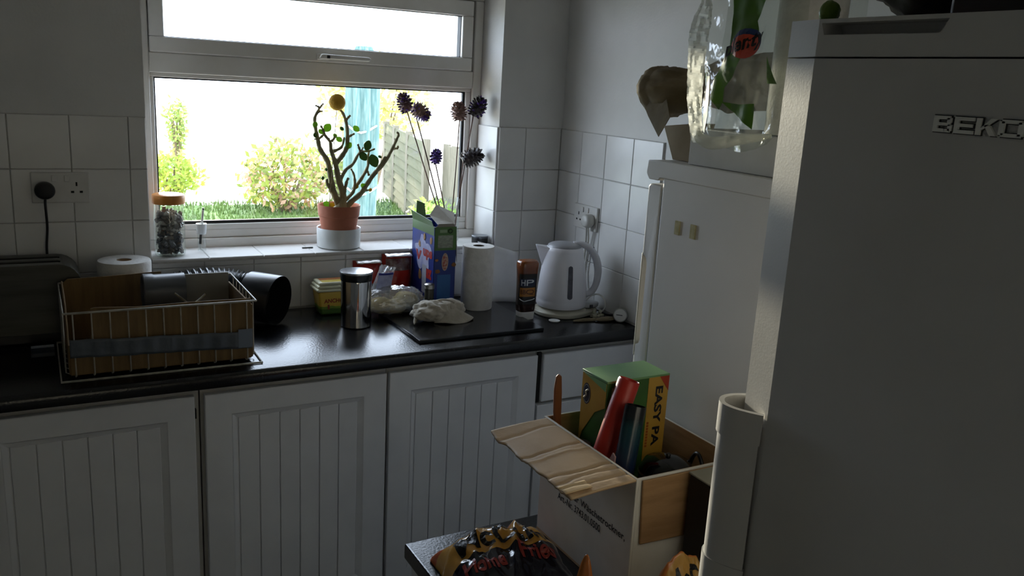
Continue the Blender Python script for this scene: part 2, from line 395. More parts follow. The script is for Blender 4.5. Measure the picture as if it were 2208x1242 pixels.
# ================================================================== UNITS UNDER THE WORKTOP
def bead_door(par, x0, x1, z0, z1, yf, ins=.068, nplank=6):
    """tongue-and-groove door: moulded frame with separate vertical planks"""
    t = .019; px0, px1, pz0, pz1 = x0 + ins, x1 - ins, z0 + ins, z1 - ins * .9
    R4 = lambda a, c, f_, g, y: [(a, y, f_), (c, y, f_), (c, y, g), (a, y, g)]
    q = R4(x0, x1, z0, z1, yf) + R4(px0, px1, pz0, pz1, yf) + R4(px0, px1, pz0, pz1, yf + .011) + R4(x0, x1, z0, z1, yf + t)
    d = B().add(q, [(j, (j + 1) % 4, 4 + (j + 1) % 4, 4 + j) for j in range(4)] + [(4 + j, 4 + (j + 1) % 4, 8 + (j + 1) % 4, 8 + j) for j in range(4)] + [(8, 9, 10, 11), (12, 13, 14, 15)] + [(j, (j + 1) % 4, 12 + (j + 1) % 4, 12 + j) for j in range(4)])
    door = d.build('door', m_door, par, bev=.0025)
    mo = B(); e = .013
    for (a, c, f_, g) in ((px0, px1, pz0, pz1),):
        o_ = [(a, f_), (c, f_), (c, g), (a, g)]; i_ = [(a + e, f_ + e), (c - e, f_ + e), (c - e, g - e), (a + e, g - e)]
        k_ = [(a + e + .004, f_ + e + .004), (c - e - .004, f_ + e + .004), (c - e - .004, g - e - .004), (a + e + .004, g - e - .004)]
        vs_ = [(p, yf + .0005, q) for p, q in o_] + [(p, yf + .008, q) for p, q in i_] + [(p, yf + .0105, q) for p, q in k_]
        mo.add(vs_, [(j, (j + 1) % 4, 4 + (j + 1) % 4, 4 + j) for j in range(4)] + [(4 + j, 4 + (j + 1) % 4, 8 + (j + 1) % 4, 8 + j) for j in range(4)])
    mo.build('moulding', m_door, door)
    a, c = px0 + e + .002, px1 - e - .002; w = (c - a) / nplank
    for i in range(nplank):
        B().box(a + i * w + .0009, a + (i + 1) * w - .0009, yf + .0055, yf + .0125, pz0 + e, pz1 - e).build('plank', m_door, door, bev=.0016, seg=1)
    return door
YD = -.556
def unit(x0, x1, label):
    u = thing('base_cabinet', label, 'cabinet', ((x0 + x1) / 2, -.30, 0), group='white base cabinets under the window worktop')
    B().box(x0, x1, YD + .022, -.012, .15, .868).build('carcass', m_carc, u)
    B().box(x0, x1, -.50, -.48, 0, .15).build('plinth', m_carc, u)
    return u
u = unit(-.68, -.182, 'white tongue-and-groove base cabinet at the far left, under the toaster end of the worktop'); bead_door(u, -.676, -.186, .155, .852, YD)
u = unit(-.178, .334, 'white tongue-and-groove base cabinet below the wire basket, leftmost in view'); bead_door(u, -.173, .322, .155, .852, YD)
B().box(.320, .326, YD + .004, YD + .016, .79, .815).build('hinge', m_dark, u)
u = unit(.338, .842, 'white tongue-and-groove base cabinet below the chrome canister, second from left'); bead_door(u, .346, .838, .155, .852, YD)
u = unit(.844, 1.338, 'white tongue-and-groove base cabinet below the black chopping board, behind the open carton'); bead_door(u, .847, 1.335, .155, .852, YD)
u = unit(1.340, 1.712, 'white base cabinet with plain drawer front in the right corner')
dr = B().box(1.356, 1.708, YD, YD + .019, .695, .852).build('drawer', m_door, u, bev=.004)
B().box(1.342, 1.355, YD + .012, YD + .021, .69, .856).build('shadow_gap', m_dark, u)
bead_door(u, 1.343, 1.708, .155, .685, YD, ins=.06, nplank=4)

wt = B().prism([(-.004, .869), (-.004, .909), (-.560, .909), (-.568, .906), (-.572, .899), (-.572, .880), (-.568, .872), (-.560, .869)], -.72, 1.711, 'x')
wt.solo('worktop', m_stone, 'long black speckled worktop running under the window', 'worktop', smooth=40)

# ================================================================== GARDEN BEYOND THE GLASS
GZ = -.3
m_grass = M('lawn', '#4b6128', .9, c2='#5c7034', nscale=3)
tag(B().box(-12, 22, 5.6, 10.3, GZ - .2, GZ).build('ground', m_grass), kind='structure', label='strip of green lawn outside the window')
tag(B().box(-12, 22, .29, 5.6, GZ - .2, GZ).build('bounce_patio', M('bounce_paving', '#c2b6a2', .8, c2='#b0a490', nscale=3)), kind='structure', label='unseen pale paving added right outside the window to bounce light indoors')  # unseen paving, added to bounce daylight up to the ceiling
tag(B().box(-12, 22, 10.3, 40, GZ - .2, GZ).build('far_ground', M('sunlit_lawn_pale', '#cfccbd', .9, c2='#c0bda8', nscale=2)), kind='structure', label='far lawn at the end of the garden, its sunlit white put into a pale colour')  # far lawn; its sunlit glare is put into the pale colour
gb = B(); rnd = random.Random(3)
for i in range(9000):
    x, y = rnd.uniform(-1, 7), rnd.uniform(7.5, 10.5); h = rnd.uniform(.03, .09); a = rnd.uniform(0, 6.28); w = .012
    dx, dy = math.cos(a) * w, math.sin(a) * w
    gb.add([(x - dx, y - dy, GZ), (x + dx, y + dy, GZ), (x + dy * 2, y + dx, GZ + h)], [(0, 1, 2)])
tag(gb.build('grass', m_grass), 'bright green grass blades on the lawn outside', 'grass', kind='stuff')
def leafy(name, label, c, r, n, size, cols_, group, stem=True, seed=1, cat='shrub'):
    rn = random.Random(seed); t = thing(name, label, cat, (c[0], c[1], GZ), group=group)
    mats = [THIN('leaf_' + q, q, .5) for q in cols_]
    bs = [B() for _ in mats]
    for i in range(n):
        u_, v_, w_ = rn.gauss(0, 1), rn.gauss(0, 1), rn.gauss(0, 1); L = math.sqrt(u_ * u_ + v_ * v_ + w_ * w_); k = rn.uniform(.35, 1) ** .5 / L
        lump = 1 + .35 * fbm(u_ / L, v_ / L, w_ / L + seed, 1.6)
        p = Vector((c[0] + u_ * k * r[0] * lump, c[1] + v_ * k * r[1] * lump, c[2] + w_ * k * r[2] * lump))
        if p.z < GZ + .02: p.z = GZ + .02 + rn.random() * .2
        s = size * rn.uniform(.6, 1.3); d = Vector((rn.gauss(0, 1), rn.gauss(0, 1), rn.gauss(0, 1))).normalized(); e = d.orthogonal().normalized()
        rn.choice(bs).add([p, p + d * s * .5 + e * s * .28, p + d * s, p + d * s * .5 - e * s * .28], [(0, 1, 2, 3)])
    for q, m_ in zip(bs, mats):
        if q.f: q.build('foliage', m_, t)
    st = B()
    for i in range(5):
        a = i * 1.3; st.tube([(c[0] + .05 * math.cos(a), c[1] + .05 * math.sin(a), GZ), (c[0] + r[0] * .25 * math.cos(a), c[1] + r[1] * .25 * math.sin(a), (GZ + c[2]) / 2), (c[0] + r[0] * .5 * math.cos(a), c[1] + r[1] * .5 * math.sin(a), c[2] + r[2] * .3)], [.03, .022, .01], 6)
    st.build('stem', M('bark', '#6b5a44', .9), t)
    return t
G_ = 'shrubs in the garden'
leafy('shrub', 'yellow and pink leaved shrub on the lawn left of the potted plant', (3.15, 9.6, .22), (.62, .6, .5), 1500, .11, ['#b5b060', '#9aa548', '#c79c82', '#7d8a3c'], G_, seed=2)
leafy('shrub', 'small rounded yellow-green shrub low behind the orange lidded jar', (1.86, 11.2, .05), (.42, .4, .34), 900, .10, ['#b8bf55', '#98ab46'], G_, seed=3)
leafy('shrub', 'thin tall green shrub high above the orange lidded jar', (2.18, 12.9, .66), (.17, .25, .46), 420, .09, ['#a5ad58', '#7f8f45'], G_, seed=4)
leafy('shrub', 'dull green bush at the foot of the teal parasol', (4.45, 10.9, .0), (.5, .4, .34), 900, .10, ['#8b9a4c', '#7d7f4a'], G_, seed=5)
leafy('tree', 'pale leafy tree above the side fence, behind the pinecone flowers', (5.6, 12.6, 1.25), (1.0, 1.0, .75), 1500, .15, ['#c9bb70', '#aab364', '#d7c68a'], None, seed=6, cat='tree')
leafy('shrub', 'green plant growing at the foot of the fence beside the cereal box', (4.15, 6.6, .0), (.34, .34, .28), 700, .08, ['#8fae4a', '#b3c068'], G_, seed=8)

# side fence: horizontal feather-edge panel, then upright slats nearer the house
m_fence = M('weathered_fence_wood', '#55523a', .85, c2='#4a4b2c', nscale=6, stretch=(1, 1, 10), bump=.3, bscale=20)
m_fence2 = M('pale_fence_wood', '#756d5c', .85, c2='#645d4d', nscale=6, stretch=(8, 8, 1), bump=.3, bscale=20)
fe = thing('garden_fence', 'mossy side fence of horizontal overlapping boards behind the potted plant', 'fence', (4.7, 8.9, GZ), group=None)
fa = Vector((4.44, 7.55, 0)); fd = Vector((.232, .973, 0)).normalized(); fn_ = Vector((-fd.y, fd.x, 0))
for i in range(9):
    z0 = GZ + .02 + i * .126; q = []
    for s_ in (0, 3.9):
        p = fa + fd * s_; dz = random.uniform(-.01, .01)
        q += [p + fn_ * .035 + Vector((0, 0, z0 + dz)), p + fn_ * .012 + Vector((0, 0, z0 + .15 + dz)), p + fn_ * .002 + Vector((0, 0, z0 + .15 + dz)), p + fn_ * .010 + Vector((0, 0, z0 + dz))]
    B().add(q, [(0, 1, 2, 3), (7, 6, 5, 4), (0, 4, 5, 1), (1, 5, 6, 2), (2, 6, 7, 3), (3, 7, 4, 0)]).build('board', m_fence, fe)
for s_ in (-.03, 1.4, 2.8, 3.95):
    p = fa + fd * s_; B().box(p.x - .04, p.x + .04, p.y - .04, p.y + .04, GZ, .92).build('post', m_fence2, fe)
fe2 = thing('garden_fence', 'pale fence of upright slats and rails behind the pinecone stems', 'fence', (4.3, 6.6, GZ))
fb = Vector((4.44, 7.5, 0)); fdd = Vector((-.12, -1, 0)).normalized()
for i in range(11):
    p = fb + Vector((.25, 0, 0)) + fdd * (.08 + i * .17)
    B().box(p.x - .02, p.x + .02, p.y - .075, p.y + .075, GZ, .86 + random.uniform(-.02, .03)).build('slat', m_fence2, fe2)
for z in (.05, .6):
    p, q = fb + Vector((.29, 0, 0)), fb + Vector((.29, 0, 0)) + fdd * 1.9
    B().tube([(p.x, p.y, z), (q.x, q.y, z)], .035, 4).build('rail', m_fence2, fe2)

# closed garden parasol in teal cloth
ps = thing('garden_parasol', 'closed teal garden parasol standing outside behind the potted plant', 'parasol', (2.37, 4.05, GZ))
m_teal = M('teal_cloth', '#4c6a66', .8, c2='#6d8580', nscale=12, stretch=(6, 6, .6))
def fold(u_, v_):
    a = u_ * 2 * PI; z = .25 + v_ * 1.64; r = (.105 + .02 * math.sin(v_ * 3)) * (1 - .5 * max(0, v_ - .92) / .08) * (1 + .22 * math.sin(a * 8 + v_ * 2)); return (2.37 + r * math.cos(a) - .03 * (1 - v_), 4.05 + r * math.sin(a), z)
B().grid(64, 14, fold).build('canopy', m_teal, ps, smooth=60)
B().lathe([(.02, GZ + .08), (.02, 1.91), (.008, 1.96)], (2.36, 4.05, 0), 12).build('pole', m_white_pl, ps)
B().lathe([(.22, GZ), (.22, GZ + .05), (.05, GZ + .09), (.03, GZ + .2)], (2.36, 4.05, 0), 24).build('base', m_black_pl, ps)
for z in (.75, 1.25):
    B().tube([(2.36 + .135 * math.cos(a / 16 * 2 * PI), 4.05 + .135 * math.sin(a / 16 * 2 * PI), z + .03 * math.sin(a)) for a in range(16)], .008, 5, closed=True).build('tie_cord', m_white_pl, ps)
# ================================================================== FRIDGES
# fridge-freezer standing with its door towards the window
FX, FZ = 1.15, 1.527
f1 = thing('fridge_freezer', 'white fridge freezer seen from its plain side, with two tape pads, beside the carton', 'fridge', (1.42, -1.58, 0), group=None)
B().box(FX, 1.70, -1.87, -1.306, .03, FZ - .004).build('cabinet', m_fridge, f1, bev=.003)
B().prism([(-1.87, FZ - .036), (-1.298, FZ - .036), (-1.292, FZ - .042), (-1.262, FZ - .042), (-1.250, FZ - .030), (-1.254, FZ - .002), (-1.300, FZ), (-1.87, FZ)], FX - .003, 1.703, 'x').build('top_cap', m_fridge, f1, bev=.002)
dd = B().prism([(-1.300, .06), (-1.300, 1.476), (-1.262, 1.476), (-1.256, 1.470), (-1.256, .066), (-1.262, .06)], FX + .002, 1.698, 'x').build('door', m_fridge, f1, bev=.003)
cut(dd, B().prism([(-1.272, 1.130), (-1.268, 1.122), (-1.262, 1.118), (-1.24, 1.118), (-1.24, 1.318), (-1.262, 1.318), (-1.269, 1.312), (-1.272, 1.302)], FX - .02, FX + .024, 'x'))
B().box(FX + .001, FX + .020, -1.259, -1.2545, 1.090, 1.324).build('handle_lip', m_fridge, dd, bev=.002)
B().box(FX + .010, 1.690, -1.3065, -1.2995, .07, 1.470).build('door_seal', M('grey_seal', '#55544f', .7), f1)
for y in (-1.367, -1.415):
    B().box(FX - .003, FX, y - .008, y + .008, 1.383, 1.412).build('tape_pad', M('old_tape', '#b5ad86', .8, c2='#a29a70', nscale=80), f1, bev=.001)
for x in (FX + .04, 1.66):
    for y in (-1.83, -1.33): B().lathe([(.018, 0), (.018, .03)], (x, y, 0), 12).build('foot', m_black_pl, f1)

# tall fridge close to the camera, door facing the room
GX = .80
f2 = thing('fridge', 'tall white fridge close to the camera with raised letters on its door', 'fridge', (1.1, -2.23, 0))
B().box(GX + .055, 1.40, -2.53, -1.932, .03, 1.745).build('cabinet', m_fridge, f2, bev=.003)
prof = [(GX + .055, -1.922), (GX + .026, -1.922), (GX + .012, -1.935), (GX, -1.988), (GX, -2.47), (GX + .022, -2.53), (GX + .055, -2.53)]
fd2 = B().prism(prof, .08, 1.7135, 'z').build('door', m_fridge, f2)
tc = B().prism(prof, 1.7155, 1.757, 'z').build('top_trim', m_fridge, f2)
cut(tc, B().prism([(-1.997, 1.7395), (-2.144, 1.7385), (-2.152, 1.7525), (-1.992, 1.7525)], GX - .02, GX + .032, 'x'))
B().box(GX + .052, 1.40, -2.53, -1.930, 1.7455, 1.755).build('top_panel', m_fridge, f2, bev=.002)
lm = M('badge_silver', '#f2f1ea', .35, .0)
def stroke_letter(parts, y0, w, z0, h, s=.0042):
    b = B()
    for q in parts:
        if q[0] == 'box': b.box(GX - .004, GX, y0 - q[1] * w, y0 - q[2] * w, z0 + q[3] * h, z0 + q[4] * h)
        else: b.prism([(y0 - a * w, z0 + c * h) for a, c in q[1]], GX - .004, GX, 'x')
    b.build('letter', lm, f2); d_ = B()
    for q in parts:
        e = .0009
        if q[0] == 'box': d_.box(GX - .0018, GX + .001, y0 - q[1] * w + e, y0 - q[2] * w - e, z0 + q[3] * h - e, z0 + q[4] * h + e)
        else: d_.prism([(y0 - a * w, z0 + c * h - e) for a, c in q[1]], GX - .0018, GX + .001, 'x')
    d_.build('letter_shadow_edge', M('badge_shadow', '#3a3934', .6), f2)  # dark copy behind each letter, painted as its shadow outline
LET = {'B': [('box', 0, .24, 0, 1), ('box', .24, .86, .78, 1), ('box', .24, .90, .40, .60), ('box', .24, .90, 0, .22), ('box', .72, .94, .60, .90), ('box', .78, 1, .10, .48)],
       'E': [('box', 0, .24, 0, 1), ('box', .24, 1, .78, 1), ('box', .24, .92, .40, .60), ('box', .24, 1, 0, .22)],
       'K': [('box', 0, .24, 0, 1), ('p', [(.24, .42), (.70, 1), (1, 1), (.24, .12 + .16)]), ('p', [(.38, .58), (.60, .66), (1.02, 0), (.72, 0)])],
       'O': [('box', 0, .22, .10, .90), ('box', .78, 1, .10, .90), ('box', .10, .90, .78, 1), ('box', .10, .90, 0, .22)]}
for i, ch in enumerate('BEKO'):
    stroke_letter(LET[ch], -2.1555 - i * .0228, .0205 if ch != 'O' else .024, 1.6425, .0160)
def shell(path, z0, z1, t):
    P = [Vector((*q, 0)) for q in path]; o = []; i_ = []
    for k, p in enumerate(P):
        tn = (P[min(k + 1, len(P) - 1)] - P[max(k - 1, 0)]).normalized(); n = Vector((-tn.y, tn.x, 0)); o.append(p + n * t / 2); i_.append(p - n * t / 2)
    poly = [(q.x, q.y) for q in o] + [(q.x, q.y) for q in reversed(i_)]
    return poly
hp = [(q.x, q.y) for q in spline([(.832, -1.919, 0), (.812, -1.912, 0), (.793, -1.915, 0), (.780, -1.930, 0), (.780, -1.950, 0), (.789, -1.970, 0), (.797, -1.982, 0)], 4)]
poly = shell(hp, 0, 0, .005); n_ = len(poly)
hnd = B().prism(poly, 1.00, 1.232, 'z'); hnd.build('handle', m_fridge, f2, smooth=40)
poly2 = shell([((x - .79) * 1.06 + .79, (y + 1.95) * 1.06 - 1.95) for x, y in hp], 0, 0, .007)
for z0, z1 in ((1.230, 1.272), (.962, 1.050)): B().prism(poly2, z0, z1, 'z').build('handle_end', m_fridge, f2, smooth=40)
for y in (-2.49, -1.98):
    for x in (.90, 1.35): B().lathe([(.018, 0), (.018, .03)], (x, y, 0), 12).build('foot', m_black_pl, f2)

# ================================================================== THINGS ON THE FRIDGES
B().box(1.160, 1.52, -1.80, -1.366, FZ + .0005, 1.600).solo('white_carton', M('white_carton', '#c3c2be', .7), 'flat white carton lying on top of the fridge freezer, under the kitchen towels', 'box', bev=.002)
# crumpled brown paper bag, open end towards the window
m_kraft = M('kraft_paper', '#7d6c4c', .8, c2='#685a3e', nscale=14, bump=.35, bscale=22)
def bagfn(u_, v_):
    a = u_ * 2 * PI; s = v_                       # v: 0 = mouth (towards window) .. 1 = closed end
    cx, cy_, cz = 1.262 + .03 * s, -1.120 - .375 * s, 1.662 + .045 * s
    ry = .052 + .012 * math.sin(s * 5) - .02 * math.exp(-((s - .35) / .12) ** 2); rz = .050 + .004 * s - .016 * math.exp(-((s - .38) / .12) ** 2)
    if s < .06: ry *= 1.12; rz *= 1.1
    if s > .93: ry *= max(.05, (1 - s) / .07); rz *= max(.3, (1 - s) / .07)
    k = 1 + .16 * fbm(math.cos(a) * 1.5, math.sin(a) * 1.5, s * 4) + .08 * fbm(math.cos(a) * 4, math.sin(a) * 4, s * 9)
    return (cx + ry * k * math.cos(a), cy_ + .02 * math.sin(a) * (1 - s), cz + rz * k * math.sin(a))
pb = thing('paper_bag', 'crumpled brown paper bag lying on top of the fridge freezer, open end towards window', 'bag', (1.235, -1.32, FZ))
B().grid(48, 40, bagfn).build('body', m_kraft, pb, smooth=50, solid=.0012)
B().add([(1.214, -1.130, 1.642), (1.206, -1.165, 1.612), (1.196, -1.220, 1.571), (1.201, -1.246, 1.614), (1.216, -1.21, 1.655)], [(0, 1, 2, 3, 4)]).build('torn_flap', m_kraft, pb, solid=.0015)
b = B()
for p in [((1.175, -1.243), (1.175, -1.345), 1.612), ]:
    lo = [(1.197, -1.272), (1.197, -1.325), (1.235, -1.325), (1.235, -1.272)]; hi = [(1.193, -1.238), (1.193, -1.346), (1.240, -1.346), (1.240, -1.238)]
    b.add([(x, y, FZ + .0005) for x, y in lo] + [(x, y, 1.596 + (.012 if y < -1.3 else 0)) for x, y in hi], [(3, 2, 1, 0), (0, 1, 5, 4), (1, 2, 6, 5), (2, 3, 7, 6), (3, 0, 4, 7)])
b.solo('paper_carton', M('kraft_pale', '#98866a', .8, c2='#87765a', nscale=12), 'small open tapered brown paper carton under the crumpled paper bag', 'carton', bev=.002, solid=.0015)

# clear wrapped pack of kitchen towels
m_wrap = CLEAR('clear_wrap', '#f4f7f2', .05, .12, bump=.5, bscale=28, haze=.10)
m_wrapw = CLEAR('crinkled_wrap', '#f6f4ea', .25, .16, bump=.9, bscale=60, haze=.72)
m_green = M('green_print', '#4f7a26', .3, c2='#456e20', nscale=8, coat=.3)
pk = thing('kitchen_towel_pack', 'clear plastic wrapped kitchen towel rolls with green print, on the white carton', 'kitchen towel', (1.21, -1.55, 1.60))
def px_(y, z): return 1.118 + .012 * fbm(y * 14, z * 9, 1.3) + .25 * max(0, abs(y + 1.545) - .07) ** 1.2 * 1.6
def wrapf(u_, v_):
    y = -1.425 - .235 * u_; z = 1.588 + .32 * v_
    if v_ < .12: y = -1.545 + (y + 1.545) * (.62 + .38 * v_ / .12)
    return (px_(y, z), y, z - .02 * math.sin(u_ * PI) * (1 - v_))
B().grid(36, 40, wrapf).build('wrap_front', m_wrap, pk, smooth=70)
def wrapb(u_, v_):
    y = -1.425 - .235 * u_; z = 1.602 + .306 * v_; k = min(1., max(0., (-1.515 - y) / .03)); return (1.165 + .105 * k * k * (3 - 2 * k) + .006 * fbm(y * 14, z * 9, 4.), y, z)
B().grid(20, 24, wrapb).build('wrap_back', m_wrap, pk, smooth=70)
B().lathe([(.019, 1.604), (.058, 1.604), (.058, 1.835), (.019, 1.835)], (1.195, -1.610, 0), 40, cap=False).build('roll', m_paper, pk, smooth=40)
B().lathe([(.019, 1.604), (.019, 1.835)], (1.195, -1.610, 0), 20, cap=False).build('core', m_card, pk)
def printf(poly):
    """flat print that follows the wrap; poly in (y, z)"""
    bm = bmesh.new(); vs_ = [bm.verts.new((y, z, 0)) for y, z in poly]; bm.faces.new(vs_); bmesh.ops.triangulate(bm, faces=bm.faces)
    for _ in range(3):
        es = [e for e in bm.edges if e.calc_length() > .014]
        if es: bmesh.ops.subdivide_edges(bm, edges=es, cuts=1); bmesh.ops.triangulate(bm, faces=bm.faces)
    bm.verts.index_update(); b = B(); b.v = [(px_(q.co.x, q.co.y) - .0012, q.co.x, q.co.y) for q in bm.verts]; b.f = [tuple(q.index for q in f.verts) for f in bm.faces]; bm.free(); return b
printf([(-1.492, 1.835), (-1.575, 1.835), (-1.560, 1.795), (-1.568, 1.770), (-1.545, 1.742), (-1.520, 1.700), (-1.500, 1.680), (-1.500, 1.655), (-1.490, 1.640), (-1.470, 1.660), (-1.468, 1.690), (-1.490, 1.725), (-1.505, 1.752), (-1.498, 1.785)]).build('printed_band', m_green, pk, smooth=80)
printf([(-1.495, 1.655), (-1.520, 1.640), (-1.575, 1.610), (-1.575, 1.655), (-1.540, 1.652)]).build('printed_leaf', m_green, pk, smooth=80)
printf([(-1.600, 1.735), (-1.620, 1.690), (-1.600, 1.690)]).build('printed_leaf', m_green, pk, smooth=80)
printf([(-1.432, 1.70), (-1.452, 1.70), (-1.458, 1.63), (-1.448, 1.595), (-1.434, 1.60), (-1.438, 1.66)]).build('printed_edge', M('green_print_dark', '#39581f', .35), pk, smooth=80)
lo_ = printf([(-1.545 + .040 * math.cos(a) * .9, 1.757 + .026 * math.sin(a) - .010 * math.cos(a) * .0) for a in [i / 18 * 2 * PI for i in range(18)]]); lo_.v = [(x - .0012, y, z) for x, y, z in lo_.v]
lo_.build('logo_blue', M('logo_blue', '#22345f', .4), pk)
lo_ = printf([(-1.545 + .034 * math.cos(a), 1.752 + .021 * math.sin(a)) for a in [i / 18 * 2 * PI for i in range(18)]]); lo_.v = [(x - .0022, y, z) for x, y, z in lo_.v]
lo_.build('logo_red', M('logo_red', '#b8412a', .4), pk)
text('logo_word', 'plenty', m_ink, pk, lambda u_, v_, t=0: (px_(-1.542 - u_, 1.755 + v_ + .3 * u_) - .0036, -1.542 - u_, 1.755 + v_ + .3 * u_), .036, .084, bold=.03, fine=.01)
def seam(u_, v_):
    z = 1.840 - .262 * v_; yc = -1.436 - .028 * math.exp(-((v_ - .02) / .12) ** 2) - .030 * v_ ** 2 - .035 * max(0, v_ - .75); w = .040 * (1 - .45 * v_) * (.35 + .65 * min(1, v_ / .18))
    a_ = .010 * fbm(u_ * 3, z * 40, 2.) + .004 * math.sin(z * 420 + u_ * 4); return (1.080 + .75 * w * u_ + a_, yc + .012 - .65 * w * u_ + a_, z)
B().grid(8, 60, seam).build('seam', m_wrapw, pk, smooth=40)
B().tube(spline([(1.115, -1.43, 1.61), (1.10, -1.45, 1.592), (1.095, -1.50, 1.580), (1.11, -1.56, 1.592), (1.12, -1.62, 1.602)], 5), [.004 + .008 * math.sin(i / 20 * PI) for i in range(21)], 7).build('gathered_end', m_wrapw, pk, smooth=60)

# dark bags on the tall fridge
m_dbag = M('dark_brown_bag', '#2b2318', .5, c2='#1c1710', nscale=9, bump=.5, bscale=14)
def lump(c, r, seed, amp=.25, sub=4):
    return B().ico(c, r, sub, lambda q: 1 + amp * fbm(q.x + seed, q.y, q.z, 1.7) + amp * .35 * fbm(q.x, q.y + seed, q.z, 5))
lump((.985, -2.005, 1.828), (.105, .082, .058), 3, .18).solo('dark_bag', m_dbag, 'crumpled dark brown bag on top of the tall fridge, at its window end', 'bag', smooth=60)
B().box(.868, 1.36, -2.50, -2.10, 1.7575, 1.86).solo('wooden_tray', M('dark_wood', '#2a1a10', .5, c2='#1e120b', nscale=6, stretch=(1, 8, 8)), 'dark wooden box on top of the tall fridge at the top right corner', 'box', bev=.006)
lump((.868, -1.940, 1.7725), (.013, .012, .014), 9, .1).solo('green_fruit', M('lime_skin', '#5d7a1d', .4, bump=.2, bscale=90), 'small round green fruit at the window end of the tall fridge top', 'fruit', smooth=60)
# ================================================================== DARK-TOPPED SIDE UNIT AND WHAT STANDS ON IT
TX0, TX1, TY0, TY1, TZ = .609, 1.138, -1.885, -1.262, .75
tb = thing('side_unit', 'low white unit with black worktop in front of the fridges, under the open carton', 'table', (.87, -1.57, 0))
B().box(TX0, TX1, TY0, TY1, TZ - .034, TZ).build('top', m_stone, tb, bev=.005, seg=3)
B().box(TX0 + .012, TX1 - .012, TY0 + .02, TY1 - .012, .08, TZ - .034).build('body', m_door, tb, bev=.003)
B().box(TX0 + .05, TX1 - .05, TY0 + .05, TY1 - .05, 0, .08).build('plinth', m_dark, tb)

# open cardboard carton
BX0, BX1, BY0, BY1, BZ1 = .888, 1.126, -1.634, -1.318, 1.006
cb = thing('cardboard_box', 'open cardboard carton with black German lettering, filled with household items', 'box', ((BX0 + BX1) / 2, (BY0 + BY1) / 2, TZ))
t = .005; z0 = TZ + .0008
B().box(BX0, BX1, BY0, BY1, z0, z0 + t).build('bottom', m_card, cb)
inb = [(BX0 + t, BX1 - t, BY0 + t, BY0 + t + .001), (BX0 + t, BX1 - t, BY1 - t - .001, BY1 - t), (BX0 + t, BX0 + t + .001, BY0 + t, BY1 - t), (BX1 - t - .001, BX1 - t, BY0 + t, BY1 - t)]
for nm, q in (('side_panel', (BX0, BX0 + t, BY0, BY1)), ('side_panel', (BX1 - t, BX1, BY0, BY1)), ('end_panel', (BX0 + t, BX1 - t, BY0, BY0 + t)), ('end_panel', (BX0 + t, BX1 - t, BY1 - t, BY1))):
    B().box(*q, z0 + t, BZ1).build(nm, m_cardw, cb, bev=.001)
for q in inb: B().box(*q, z0 + t, BZ1 - .0005).build('liner', m_card_unlit, cb)
# flap out to the left, creased across; its far corner torn up and a ply lifted at the near end
def flapf(u_, v_):
    x = BX0 - .001 - u_ * (.132 + .006 * fbm(v_ * 6, 1)); y = BY1 - .012 - v_ * (BY1 - BY0 - .012)
    z = BZ1 - .004 * u_ - .006 * u_ * u_
    for c0, a in ((.13, .0016), (.43, .0022), (.50, -.0015), (.74, .0026), (.83, .0020), (.90, .0025)): z -= a * math.exp(-((v_ - c0 + .03 * fbm(u_ * 2, c0 * 9)) / .012) ** 2)
    if v_ < .12: z += .006 * u_ * (1 - v_ / .12)
    z -= .012 * max(0, v_ - .80) * u_
    y += .014 * u_ * (v_ - .55)
    return (x, y, z)
B().grid(24, 90, flapf).build('side_flap', m_card, cb, smooth=60, solid=.004)
def plyf(u_, v_):
    p = flapf(.62 + .40 * u_, .872 + .085 * v_); return (p[0] - .002, p[1] - .004, p[2] + .004 + .002 * u_)
B().grid(8, 8, plyf).build('torn_ply', M('pale_cardboard', '#d8bd95', .85), cb, smooth=60, solid=.0018)
B().prism([(BX0 + .010, BZ1 - .002), (BX0 + .016, .880), (BX1 - .010, .872), (BX1 - .002, BZ1 - .002)], BY0 - .0065, BY0 - .0015, 'y').build('end_flap', m_card_unlit, cb, bev=.0015)
lt = lambda y, z: flat((BX0, y, z), (0, -1, 0), (0, 0, 1), .0005)
text('lettering', 'für Leuchter für Wäschetrockner,', m_ink, cb, lt(-1.474, .884), .0165, .285, bold=.012)
text('lettering', 'Art.-Nr. 3743.01.0500', m_ink, cb, lt(-1.466, .863), .0150, .150, bold=.012)

# things inside the carton
ez = thing('packet_box', 'green and yellow packet box standing upright in the open carton', 'box', (1.02, -1.41, z0 + t + .001))
EX0, EX1, EY0, EY1, EZ1 = .943, 1.094, -1.452, -1.366, 1.118
m_eg = M('box_green', '#3f6b30', .4, c2='#355d29', nscale=10); m_ey = M('box_yellow', '#b9913c', .45, c2='#ab842f', nscale=12); m_emint = M('box_mint', '#74a06d', .5, c2='#6a9563', nscale=8)
B().box(EX0, EX1, EY0, EY1, z0 + t + .001, EZ1 - .004).build('carton', m_eg, ez, bev=.0015)
B().prism([(EX0 - .001, EY0 - .001), (EX1 + .001, EY0 - .001), (EX1 + .001, EY1 + .001), (EX0 - .001, EY1 + .001)], EZ1 - .0045, EZ1, 'z').build('lid', m_emint, ez, bev=.001)
B().prism([(EY0 + .002, EZ1 - .006), (EY0 + .002, EZ1 - .055), (EY0 + .035, EZ1 - .075), (EY1 - .012, EZ1 - .13), (EY1 - .002, EZ1 - .16), (EY1 - .002, EZ1 - .006)], EX0 - .0009, EX0 - .0001, 'x').build('side_print', m_ey, ez)
B().prism([(EY0 + .002, EZ1 - .005), (EY0 + .002, EZ1 - .022), (EY1 - .006, EZ1 - .006)], EX0 - .0014, EX0 - .0010, 'x').build('side_flash', m_emint, ez)
